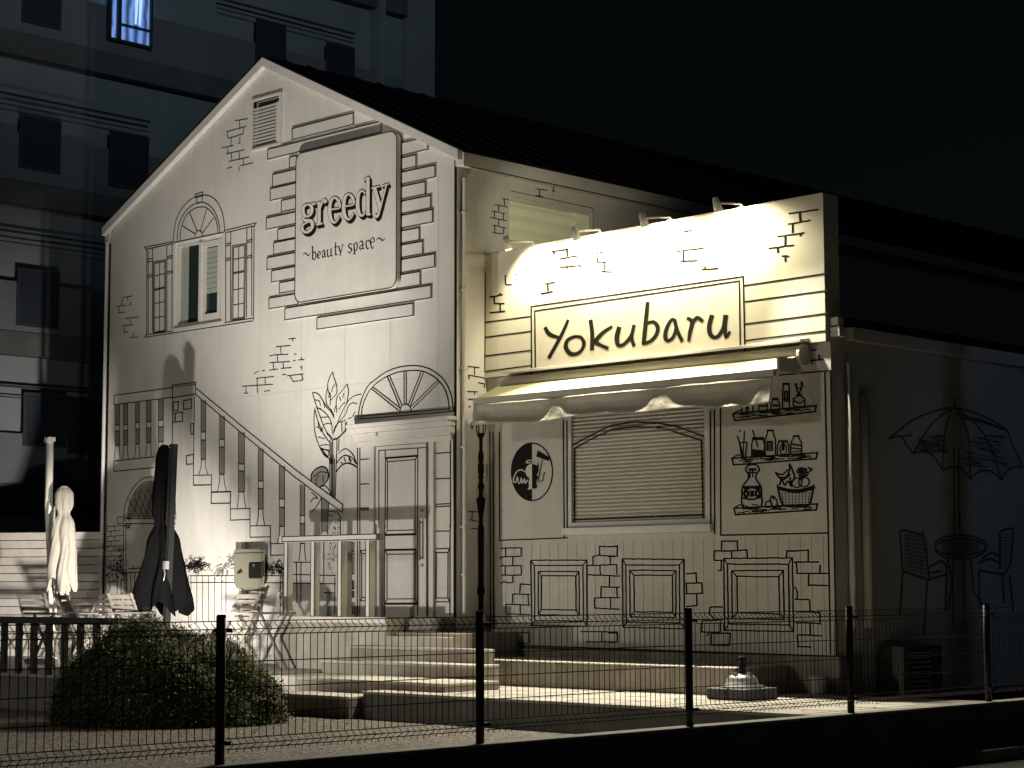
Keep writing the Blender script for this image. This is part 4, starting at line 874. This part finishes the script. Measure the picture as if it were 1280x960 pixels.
pj = MB(); random.seed(3)
for i in range(12): x = 1.62+i*.6; pj.box((x, -2.419, .3005), (x+.006, .47, .3025))
for i in range(4): y = -1.85+i*.6; pj.box((.985, y, .3006), (8.49, y+.006, .3026))
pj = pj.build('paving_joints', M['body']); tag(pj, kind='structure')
bj = MB()
for x in (1.35, 2.2, 3.05, 3.9): bj.box((x, -.503, .32), (x+.006, -.499, .575))
bj.build('slab_joint', M['body'], slab)
lv = MB()
for i in range(170):
    if i < 90: p = Vector((random.gauss(1.1, .6), random.gauss(-4.1, .6), .005))
    elif i < 130: p = Vector((random.uniform(1.2, 8), random.uniform(-2.3, -.6), .309))
    else: p = Vector((random.uniform(2, 8), random.uniform(-7, -3), .005))
    a_ = random.random()*6.3; l_ = random.uniform(.02, .045); u_ = Vector((math.cos(a_), math.sin(a_), random.uniform(-.1, .3)))*l_; w_ = Vector((-math.sin(a_), math.cos(a_), random.uniform(-.2, .2)))*l_*.45
    lv.add([p-u_, p+w_, p+u_, p-w_], [(0, 1, 2, 3)])
lv = lv.build('fallen_leaves', mat('dry_leaf', (.20, .13, .05), .8)); tag(lv, 'small dry leaves scattered over the gravel and paving', 'leaves', kind='stuff')
# ------------------------------------------------------------------ white door railing
RY = -.68
xr = at(474, 680, 'y', RY).x; xl = at(353, 680, 'y', RY).x; rz = at(415, 671.5, 'y', RY).z; 
ra = empty('handrail', ((xl+xr)/2, RY, DZ), 'white wooden railing with square posts on the deck beside the door', 'railing')
bevel(box('top_rail', (xl, RY-.06, rz-.055), (xr, RY+.06, rz+.03), M['whitepaint'], ra), .004)
box('rail_end_cap', (xr+.002, RY-.058, rz-.052), (xr+.012, RY+.058, rz+.027), M['grey'], ra)
Ink('y', RY-.06, .002).F(350,640,6.857).line([(17,212),(845,188),(845,232),(17,255)],1.0,True).build('painted_edge_lines', M['ink'], ra)
for pxx in (357.5, 391, 424.7, 459.8):
    x = at(pxx, 720, 'y', RY-.04).x
    p = bevel(box('post', (x-.035, RY-.045, DZ), (x+.035, RY+.045, rz-.055), M['whitepaint'], ra), .003)
    e = Ink('y', RY-.045, .002)
    for xx in (x-.035, x+.035): e.strip([Vector((xx, DZ)), Vector((xx, rz-.055))], [.009, .009])
    e.build('edge_line', M['ink'], p)
bevel(box('deck_edge_trim', (-2.56, -.785, DZ-.06), (-.455, -.752, DZ+.012), M['whitepaint'], ra), .004)

# ------------------------------------------------------------------ terrace balustrade (dark)
BY = -4.0; bx1 = at(167, 776, 'y', BY).x
ba = empty('terrace_railing', (bx1-3, BY, TZ), 'dark wooden railing along the front edge of the cafe terrace', 'railing')
bevel(box('top_rail', (-9.5, BY-.05, 1.03), (bx1, BY+.05, 1.11), M['rail'], ba), .005)
x = bx1-.07; i = 0
while x > -6.5:
    bevel(box('post', (x-.04, BY-.03, TZ), (x+.04, BY+.03, 1.03), M['rail'], ba), .004); x -= .335
# terrace plinth face, darker
# ------------------------------------------------------------------ white board fence
p0 = Vector((-7.80, .02, 0)); dv = Vector((-.86, -.51, 0)).normalized()
fe = empty('board_fence', p0, 'white horizontal board fence running left from the house corner', 'fence')
z = TZ; hgt = .127
bi = 0
while z < 2.30:
    a = p0.copy(); b = p0+dv*6; mb = MB(); m_ = Vector((0, 0, z+hgt/2-.004))
    mb.bar(a+m_, b+m_, .022, hgt-.012).build('board', M['boards'], fe); z += hgt; bi += 1
for k_ in range(4):
    q = p0+dv*(k_*1.9+.1)+Vector((-.03, .05, 0)); MB().bar(q+Vector((0, 0, .4)), q+Vector((0, 0, 2.28)), .07).build('post', M['boards'], fe)
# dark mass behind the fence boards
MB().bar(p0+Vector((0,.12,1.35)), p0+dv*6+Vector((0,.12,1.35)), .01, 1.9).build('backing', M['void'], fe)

# ------------------------------------------------------------------ parasols
def folded(c, top, bot, rt, rb, n=96, lobes=6, tie=None, seed=0):
    random.seed(seed); v = []; f = []; K = 40
    for j in range(K+1):
        t = j/K; z = top+(bot-top)*t
        if t < .08: r = rt*(.35+.65*(t/.08)**.6)
        else: r = rt+(rb-rt)*max(0, (t-.08)/.92)**1.3
        if tie is not None: r *= 1-.38*math.exp(-((t-tie)/.06)**2)
        for k_ in range(n):
            a = 2*math.pi*k_/n
            fold = 1+.34*t**.5*(1.6*abs(math.sin(a*lobes/2+t*.9+seed+.25*math.sin(j*.4)))-.8)+.09*t*(abs(math.sin(a*7+j*.22))-.5)+.03*math.sin(a*19+j*.7)
            zz = z+(-.10*(1+math.sin(a*lobes+seed))*t**6)
            v.append((c[0]+r*fold*math.cos(a), c[1]+r*fold*math.sin(a), zz))
    for j in range(K):
        for k_ in range(n): f.append((j*n+k_, j*n+(k_+1) % n, (j+1)*n+(k_+1) % n, (j+1)*n+k_))
    f.append(tuple(range(n)))
    return v, f
def P3(px, py, y): return at(px, py, 'y', y)
# black
UY = -1.25
c = P3(203, 700, UY); tp = P3(205, 556, UY).z; bt_ = P3(205, 752, UY).z
bu = empty('closed_parasol', (c.x+.1, UY, TZ), 'tall closed black parasol hanging from its slanted mast', 'parasol')
v, f = folded((c.x, UY), tp, bt_, .115, .25, tie=.50, lobes=5, seed=2)
# the lower third flares out
v = [Vector(q) for q in v]
for q in v:
    t = (tp-q.z)/(tp-bt_)
    if t > .55: s_ = 1+.38*((t-.55)/.45 if t < 1 else 1); q.x = c.x+(q.x-c.x)*s_; q.y = UY+(q.y-UY)*s_
link('canopy', v, f, M['blackfab'], bu, True)
m0 = P3(217.5, 555, UY-.1); m1 = P3(207, 775, UY-.1)
MB().bar(Vector((m1.x, UY-.1, TZ)), Vector((m0.x, UY-.1, m0.z)), .065, .085).build('mast', M['blackmet'], bu)
MB().tube([(m0.x-.12, UY-.08, m0.z-.02), (m0.x+.03, UY-.1, m0.z-.03)], .02).build('arm', M['blackmet'], bu)
MB().bar((m0.x-.02, UY-.15, m0.z-.06), (m0.x-.08, UY-.15, 2.3), .014).build('strut', M['blackmet'], bu)
cb = MB(); q = P3(209, 707, UY-.15); cb.box((q.x-.03, UY-.2, q.z-.05), (q.x+.03, UY-.14, q.z+.06)).tube([(q.x, UY-.2, q.z-.05), (q.x+.05, UY-.22, q.z-.12), (q.x+.02, UY-.22, q.z-.2)], .01); cb.build('crank_handle', M['alu'], bu)
bevel(box('base', (m1.x-.35, UY-.4, TZ), (m1.x+.35, UY+.3, TZ+.08), M['stone'], bu), .01)
# white
WY = -2.0
c = P3(78, 700, WY); tp = P3(78, 608, WY).z; bt_ = P3(78, 722, WY).z
wu = empty('closed_parasol', (c.x-.1, WY, TZ), 'closed white parasol beside a pale mast in front of the board fence', 'parasol')
v, f = folded((c.x, WY), tp, bt_, .12, .17, tie=.30, lobes=5, seed=5)
link('canopy', v, f, M['whitefab'], wu, True)
v, f = folded((c.x+.02, WY), P3(80,715,WY).z, P3(80,739,WY).z, .12, .09, lobes=4, seed=9)
link('canopy_hem', v, f, M['whitefab'], wu, True)
q0 = P3(62.5, 552, WY-.05); q1 = P3(70, 770, WY-.05)
MB().tube([(q1.x, WY-.05, TZ), (q0.x, WY-.05, 2.6), (q0.x, WY-.05, q0.z)], [.055, .055, .05], 12).build('mast', M['whitepaint'], wu, True)
MB().tube([(q0.x-.06, WY-.05, q0.z+.02), (q0.x+.08, WY-.1, q0.z+.01)], .05, 12).box((q0.x-.05, WY-.11, q0.z-.0), (q0.x+.06, WY, q0.z+.06)).build('mast_head', M['whitepaint'], wu)
MB().tube([(c.x-.02, WY-.13, tp-.28), (c.x+.0, WY-.15, tp-.45), (c.x+.03, WY-.15, tp-.62)], [.012, .018, .008], 6).tube([(c.x-.05, WY-.12, tp-.3), (c.x-.12, WY-.12, tp-.36)], .012, 6).build('tie_strap', M['whitefab'], wu)
bevel(box('base', (q1.x-.3, WY-.35, TZ), (q1.x+.3, WY+.25, TZ+.07), M['stone'], wu), .01)

# ------------------------------------------------------------------ folding chairs and tables
def chair(loc, rz, m, label):
    t = empty('folding_chair', loc, label, 'chair', 'folding slatted chairs on the terrace')
    X, Y, Z = loc
    def P(x, y, z):
        c_, s_ = math.cos(rz), math.sin(rz); return (X+x*c_-y*s_, Y+x*s_+y*c_, Z+z)
    for s_ in (-1, 1):
        MB().bar(P(s_*.21, .26, 0), P(s_*.21, -.22, .47), .03, .02).build('leg', m, t)
        MB().bar(P(s_*.185, -.25, 0), P(s_*.185, .33, .97), .03, .02).build('leg', m, t)
    se = MB()
    for i in range(6): y = -.22+i*.078; se.bar(P(-.20, y, .455), P(.20, y, .455), .06, .014)
    se.build('seat', m, t)
    bk = MB()
    for i in range(5): z = .62+i*.075; y = .33-.58*(.97-z)/.97-.02; bk.bar(P(-.19, y, z), P(.19, y, z), .014, .058)
    bk.build('backrest', m, t)
    MB().bar(P(-.2, .17, .12), P(.2, .17, .12), .02).bar(P(-.18, -.17, .12), P(.18, -.17, .12), .02).build('stretcher', m, t)
    return t
def table(loc, m, label, w=.7, h=.72):
    t = empty('folding_table', loc, label, 'table', 'folding terrace tables'); X, Y, Z = loc
    tp_ = MB()
    for i in range(7): x = X-w/2+w/14+i*w/7; tp_.box((x-w/15, Y-w/2, Z+h-.02), (x+w/15, Y+w/2, Z+h))
    tp_.build('tabletop', m, t)
    for s_ in (-1, 1):
        MB().bar((X-w*.4, Y+s_*w*.38, Z), (X+w*.35, Y+s_*w*.38, Z+h-.02), .03).build('leg', m, t)
        MB().bar((X+w*.4, Y+s_*w*.34, Z), (X-w*.35, Y+s_*w*.34, Z+h-.02), .03).build('leg', m, t)
    return t
def tp2(px, y): q = at(px, 800, 'y', y); return (q.x, y, TZ)
chair(tp2(8, -2.9), math.radians(150), M['woodd'], 'grey slatted folding chair cut by the left edge of the photo')
chair(tp2(50, -2.6), math.radians(215), M['woodd'], 'grey slatted folding chair just left of the white parasol pole')
chair(tp2(106, -3.1), math.radians(165), M['woodd'], 'dark slatted folding chair with its back to the terrace railing, right of the white parasol')
chair(tp2(122, -1.0), math.radians(20), M['woodl'], 'pale folding chair against the board fence by the house corner')
chair(tp2(166, -1.6), math.radians(200), M['woodd'], 'folding chair half hidden behind the black parasol')
chair(tp2(291, -.9), math.radians(10), M['woodm'], 'pale folding chair behind the post of the beige meter box')
table(tp2(75, -2.9), M['rail'], 'dark folding table between the chairs by the white parasol')
table(tp2(322, -1.2), M['woodm'], 'pale folding table beside the deck edge under the drawn staircase')
table(tp2(143, -2.1), M['rail'], 'dark folding table left of the black parasol')

# ------------------------------------------------------------------ beige box on post
EY = -.24
q = P3(308, 838, EY); b0 = P3(290, 737, EY-.1); b1 = P3(323, 687, EY-.1)
me_ = empty('meter_box', (q.x, EY, TZ), 'beige metal box with a black socket on a beige post', 'meter box')
r_ = (b0.x+b1.x)/2; hw = (b1.x-b0.x)/2
pr = []
for a_, z_ in ((-hw, b1.z), (hw, b1.z), (hw, b0.z+.10), (hw*.8, b0.z+.03), (0, b0.z), (-hw*.8, b0.z+.03), (-hw, b0.z+.10)): pr.append((r_+a_, z_))
n = len(pr); v = [(a_, EY-.06, z_) for a_, z_ in pr]+[(a_, EY+.0, z_) for a_, z_ in pr]
bo = link('housing', v, [tuple(range(n)), tuple(range(n, 2*n))[::-1]]+[(i, (i+1) % n, n+(i+1) % n, n+i) for i in range(n)], M['beige'], me_); bevel(bo, .012)
MB().box((r_-hw-.005, EY-.066, b1.z-.045), (r_+hw+.005, EY+.0, b1.z-.036)).build('lid_seam', M['ink'], bo)
so_ = P3(317, 712, EY-.12)
bevel(box('socket', (so_.x-.155, EY-.10, so_.z-.12), (so_.x+.155, EY-.061, so_.z+.10), M['blackmet'], me_), .03, 1)
MB().tube([(so_.x-.02, EY-.101, so_.z+.06), (so_.x-.02, EY-.106, so_.z+.06)], .018, 12).build('lock_ring', M['alu'], me_)
kk = P3(297.5, 714, EY-.12); MB().tube([(kk.x+.01, EY-.061, kk.z+.01), (kk.x-.03, EY-.11, kk.z-.03)], [.028, .014], 10).build('knob', M['blackmet'], me_)
bevel(box('label_plate', (r_-hw*.6, EY-.066, b0.z+.06), (r_+hw*.7, EY-.061, b0.z+.17), M['beige'], me_), .004)
bevel(box('post', (q.x-.05, EY-.055, TZ), (q.x+.045, EY-.005, b0.z+.03), M['beige'], me_), .006)

# ------------------------------------------------------------------ floodlight fixtures
for c, tx, zb_, lb in ((FL, (-3.1, 0, 6), TZ, 'small black floodlight on the terrace edge behind the round bush'), (FL2, (-7.2, 0, 2.6), 0, 'small black floodlight on a stake on the gravel behind the round bush')):
    fl = empty('floodlight', (c.x, c.y, zb_), lb, 'floodlight', 'ground floodlights behind the bush')
    d = (Vector(tx)-c).normalized(); MB().tube([c-d*.16, c-d*.05, c-d*.025], [.03, .06, .07], 14).build('lamp_head', M['blackmet'], fl)
    MB().tube([(c.x-d.x*.1, c.y-d.y*.1, zb_), (c.x-d.x*.1, c.y-d.y*.1, c.z-.06)], .015).build('stake', M['blackmet'], fl)

# ------------------------------------------------------------------ bush
random.seed(11)
BC = Vector((.03, -4.50, 0)); e1 = Vector((RT.x, RT.y, 0)).normalized(); e2 = Vector((-e1.y, e1.x, 0))
bush = empty('bush', BC, 'large round dark green bush with needle like leaves in front of the terrace', 'bush')
v = []; f = []
def brad(a, e):   # lumpy mound
    return 1+.05*math.sin(3*a+1)+.03*math.sin(7*a+e*5)+.02*math.sin(13*a-e*9)
for i in range(80000):
    a = random.random()*2*math.pi; e = math.asin(random.random())
    rr = brad(a, e)*(1.03-abs(random.gauss(0, .06))+(random.random()**12)*.10)
    L = (1.24 if math.cos(a) > 0 else 1.16); 
    p = BC+e1*(L*rr*math.cos(a)*math.cos(e)**.8)+e2*(.80*rr*math.sin(a)*math.cos(e)**.8)+Vector((0, 0, (1.10-.18*math.cos(a+.3)**2)*rr*math.sin(e)*(1 if math.cos(a)<.2 else .93)))
    d = Vector((random.gauss(0, 1), random.gauss(0, 1), random.gauss(.7, 1))).normalized(); s_ = d.cross(Vector((random.random(), random.random(), random.random()))).normalized()
    l = random.uniform(.02, .05); w_ = random.uniform(.004, .009); k_ = len(v)
    v += [p-s_*w_, p+s_*w_, p+s_*w_*.4+d*l, p-s_*w_*.4+d*l]; f.append((k_, k_+1, k_+2, k_+3))
link('leaves', v, f, M['foliage'], bush)
core = MB(); v = []; 
for j in range(9):
    e = j/8*math.pi/2
    for k_ in range(28):
        a = k_/28*2*math.pi; rr = brad(a, e)*.86
        v.append(BC+e1*(1.16*rr*math.cos(a)*math.cos(e)**.8)+e2*(.78*rr*math.sin(a)*math.cos(e)**.8)+Vector((0, 0, 1.0*rr*math.sin(e)*.97)))
f = [(j*28+k_, j*28+(k_+1) % 28, (j+1)*28+(k_+1) % 28, (j+1)*28+k_) for j in range(8) for k_ in range(28)]
link('inner_growth', v, f, mat('dark_twigs', (.02, .022, .01), .95), bush)
fr = MB()
for i in range(420):
    p = P3(286+random.gauss(0, 9), 801+random.gauss(0, 5), -3.6); p += Vector((random.gauss(0,.05), random.gauss(0,.05), 0)); s_ = Vector((random.gauss(0,1), random.gauss(0,1), random.gauss(0,1))).normalized()*.014; t_ = s_.cross(Vector((.3,.5,.8)))
    fr.add([p-s_, p+t_*.7, p+s_, p-t_*.7], [(0, 1, 2, 3)])
fr.build('young_shoots', mat('young_leaves', (.22, .22, .05), .7), bush)

# ------------------------------------------------------------------ low wall and wire fence
WX = 8.7
lw = empty('low_wall', (8.64, -6, 0), 'low dark concrete wall carrying the wire mesh fence along the road', 'wall')
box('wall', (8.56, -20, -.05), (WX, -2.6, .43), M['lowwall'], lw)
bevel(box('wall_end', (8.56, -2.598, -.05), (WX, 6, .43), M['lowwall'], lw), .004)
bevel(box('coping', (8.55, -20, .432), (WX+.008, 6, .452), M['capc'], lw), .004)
fn = empty('wire_fence', (8.63, -6, .45), 'dark green-black welded wire mesh fence with round posts on the low wall', 'fence')
FX = 8.62; ys = [at(px, 900, 'x', FX).y for px in (275, 600, 862, 1064)]
sp = (ys[3]-ys[0])/3
allp = [ys[0]-2*sp, ys[0]-sp]+ys+[ys[3]+sp, ys[3]+2*sp, ys[3]+3*sp]
for y in allp:
    p = MB().tube([(FX, y, .452), (FX, y, 1.285)], .0285, 12); po = p.build('post', M['post'], fn, True)
    MB().tube([(FX, y, 1.285), (FX, y, 1.300)], [.0295, .024], 12).build('post_cap', M['blackmet'], po)
prof = [(0, 1.262), (0, 1.247), (.038, 1.222), (.038, 1.213), (0, 1.185), (0, .595), (.038, .570), (.038, .560), (0, .535), (0, .515)]
for i in range(len(allp)-1):
    y0, y1 = allp[i]+.04, allp[i+1]-.04; mb = MB()
    n = max(2, int((y1-y0)/.0535))
    for j in range(n+1):
        y = y0+(y1-y0)*j/n; mb.tube([(FX+.033+a_, y, z_) for a_, z_ in prof], .0027, 4, False)
    for a_, z_ in ((0, 1.262), (.038, 1.217), (0, 1.185), (0, 1.03), (0, .88), (0, .73), (0, .595), (.038, .565), (0, .535)):
        mb.tube([(FX+.029+a_, y0-.02, z_), (FX+.029+a_, y1+.02, z_)], .0032, 4, False)
    mb.build('wire_panel', M['wire'], fn)
    cl = MB()
    for yy in (y0-.01, y1+.01):
        for z_ in (1.21, .57): cl.box((FX+.018, yy-.012, z_-.012), (FX+.05, yy+.012, z_+.012))
    cl.build('clip', M['post'], fn)

# ------------------------------------------------------------------ parasol base on the platform
q = at(928, 874, 'z', .30); ub = empty('parasol_base', (q.x, q.y, .30), 'empty parasol stand with dark square weights and silver hub on the paved platform', 'parasol base')
for sx in (-1, 1):
    for sy in (-1, 1): bevel(box('weight', (q.x+min(0, sx*.27)+.004, q.y+min(0, sy*.27)+.004, .302), (q.x+max(0, sx*.27)-.004, q.y+max(0, sy*.27)-.004, .42), M['stone'], ub), .02)
MB().lathe((q.x, q.y, .421), [(.23, 0), (.225, .015), (.17, .04), (.16, .085), (.13, .12), (.06, .14)], 24).build('hub', M['alu'], ub, True)
MB().tube([(q.x, q.y, .55), (q.x, q.y, .72)], .036, 14).tube([(q.x, q.y, .69), (q.x, q.y, .735)], .045, 14).build('tube', M['blackmet'], ub, True)
for sx, sy in ((1, 0), (-1, 0), (0, 1), (0, -1)): MB().tube([(q.x+sx*.11, q.y+sy*.11, .545), (q.x+sx*.11, q.y+sy*.11, .572)], .02, 10).build('bolt', M['alu'], ub)
# small pot by the plinth
q = at(1003, 870, 'z', .30); pt = MB().lathe((q.x, .33, .301), [(.06, 0), (.085, .02), (.10, .15), (.11, .19), (.10, .20), (.085, .17)], 20).build('plant_pot', M['conc']); tag(pt, 'small pale pot standing against the annex plinth near its right corner', 'pot')
# air conditioner outdoor unit
ay = at(1128, 840, 'x', 5.7).y
ac = empty('air_conditioner', (5.65, ay+.3, .0), 'dark outdoor air conditioning unit beside the annex side wall', 'air conditioner')
bevel(box('casing', (5.42, ay, .12), (5.72, ay+.78, .80), M['ac'], ac), .012)
gr = MB()
for i in range(11): z = .2+i*.052; gr.box((5.722, ay+.06, z), (5.735, ay+.52, z+.012))
gr.build('grille', M['trim'], ac)
MB().tube([(5.721, ay+.29, .47), (5.727, ay+.29, .47)], .22, 24).build('fan', M['void'], ac)
for dy in (.08, .66): box('foot', (5.42, ay+dy, .0), (5.72, ay+dy+.05, .119), M['blackmet'], ac)
# kerb blocks by the road
q = at(1183, 950, 'z', 0); q2 = at(1290, 936, 'z', .0)
wb = empty('kerb_block', (9.6, -2.6, 0), 'brown rectangular kerb block on the asphalt at the bottom right', 'kerb block')
bq = at(1212, 952, 'z', .0)
bevel(box('block', (bq.x, bq.y-.02, .0), (bq.x+.16, bq.y+.9, .10), M['brown'], wb), .012)
pm = MB().add([tuple(at(a_, b2, 'z', .004)) for a_, b2 in ((1180, 948), (1208, 951), (1216, 947), (1188, 945.5))], [(0, 1, 2, 3)]).build('painted_mark', mat('worn_white_paint', (.6, .58, .5), .8)); tag(pm, 'small worn white paint mark on the asphalt left of the brown kerb block', 'road marking')

# ------------------------------------------------------------------ apartment building
AXP = -14.0
ap = empty('apartment_building', (AXP, 0, 0), 'large dark concrete apartment block with balconies rising behind the house', 'apartment building')
def apt(px, py): q = at(px, py, 'x', AXP); return (q.y, q.z)
yE = apt(536, 60)[0]
box('wall', (AXP-10, -30, 0), (AXP, yE, 26), M['apt'], ap)
FH = 2.80; zref = apt(0, 68)[1]          # underside of the slab edge on the upper floor seen at left
for n_ in range(-3, 4):
    zl = zref+n_*FH
    bevel(box('slab_edge', (AXP, -30, zl-.02), (AXP+.28, yE-.9, zl+.42), M['aptb'], ap), .02)
    box('parapet', (AXP+.002, -30, zl+.422), (AXP+.24, yE-.9, zl+1.34), M['aptw'], ap)
    pass
def apt_rail(p0, p1):
    a = at(*p0, 'x', AXP+.26); b = at(*p1, 'x', AXP+.26)
    MB().box((AXP+.25, a.y, b.z-.03), (AXP+.29, b.y, b.z+.01)).box((AXP+.25, a.y, b.z-.22), (AXP+.27, b.y, b.z-.20)).build('window_rail', M['aptf'], ap)
apt_rail((272, 2), (443, 42)); apt_rail((-300, 30), (187, 152)); apt_rail((-300, 215), (137, 306)); apt_rail((-300, 400), (137, 492))
for x0, y0, x1, y1 in ((28, -15, 76, 38), (320, 22, 357, 92), (408, 52, 443, 112), (25, 142, 75, 218), (137, 162, 185, 240), (22, 334, 73, 412), (30, 490, 82, 560), (86, 500, 132, 570), (-40, 120, -5, 200), (-60, 310, -10, 400)):
    a = at(x0, y0, 'x', AXP+.27); b = at(x1, y1, 'x', AXP+.27); zt_ = a.z; zb_ = b.z; yy = a.y; y2 = b.y
    if y0 == -15: zt_ = a.z
    w_o = MB().box((AXP+.255, yy, zb_), (AXP+.285, yy+.05, zt_)).box((AXP+.255, y2-.05, zb_), (AXP+.285, y2, zt_)).box((AXP+.255, yy+.05, zt_-.05), (AXP+.285, y2-.05, zt_)).box((AXP+.255, yy+.05, zb_), (AXP+.285, y2-.05, zb_+.05)).build('window', M['aptf'], ap)
    box('pane', (AXP+.258, yy+.052, zb_+.052), (AXP+.266, y2-.052, zt_-.052), M['glass2'], w_o)
# lit window
a0 = at(138, 2, 'x', AXP+.3); a1 = at(186, 58, 'x', AXP+.3); lz0 = (a1.z+at(138, 50, 'x', AXP+.3).z)/2
lw_ = MB().box((AXP+.25, a0.y-.05, lz0-.03), (AXP+.36, a1.y+.05, lz0+.02)).box((AXP+.25, a0.y-.05, lz0), (AXP+.36, a0.y, lz0+1.5)).box((AXP+.25, a1.y, lz0), (AXP+.36, a1.y+.05, lz0+1.5)).box((AXP+.26, a0.y+.22, lz0+.30), (AXP+.37, a1.y, lz0+.34)).box((AXP+.26, a0.y+.14, lz0), (AXP+.37, a0.y+.22, lz0+1.5)).box((AXP+.25, a0.y-.05, lz0+1.5), (AXP+.36, a1.y+.05, lz0+1.55)).build('window', M['aptf'], ap)
box('curtain', (AXP+.27, a0.y+.001, lz0+.02), (AXP+.30, a1.y-.001, lz0+1.49), M['curtain'], lw_)
cf = MB()
for u in (.62, .72): y = a0.y+(a1.y-a0.y)*u; cf.add([(AXP+.305, y, lz0+.4), (AXP+.305, y+.05, lz0+.4), (AXP+.305, y+.12, lz0+1.4), (AXP+.305, y+.02, lz0+1.4)], [(0, 1, 2, 3)])
cf.build('curtain_fold', M['curtain2'], lw_)
# pilaster at the right end of the block
pp = apt(462, 60)[0]; box('pilaster', (AXP+.001, pp, 3), (AXP+.35, pp+.16, 25), M['apt'], ap)
box('end_wall_panel', (AXP+.001, yE-.85, 3), (AXP+.2, yE, 25.5), M['apt'], ap)
# ------------------------------------------------------------------ utility pole outside the view, its shadow falls on the annex side wall
up = MB().tube([(13.2, -.45, 0), (13.2, -.45, 9)], [.11, .09], 16).build('utility_pole', M['riser'], None, True); tag(up, 'tall round concrete utility pole to the right of the annex', 'utility pole')
bpy.context.view_layer.update()
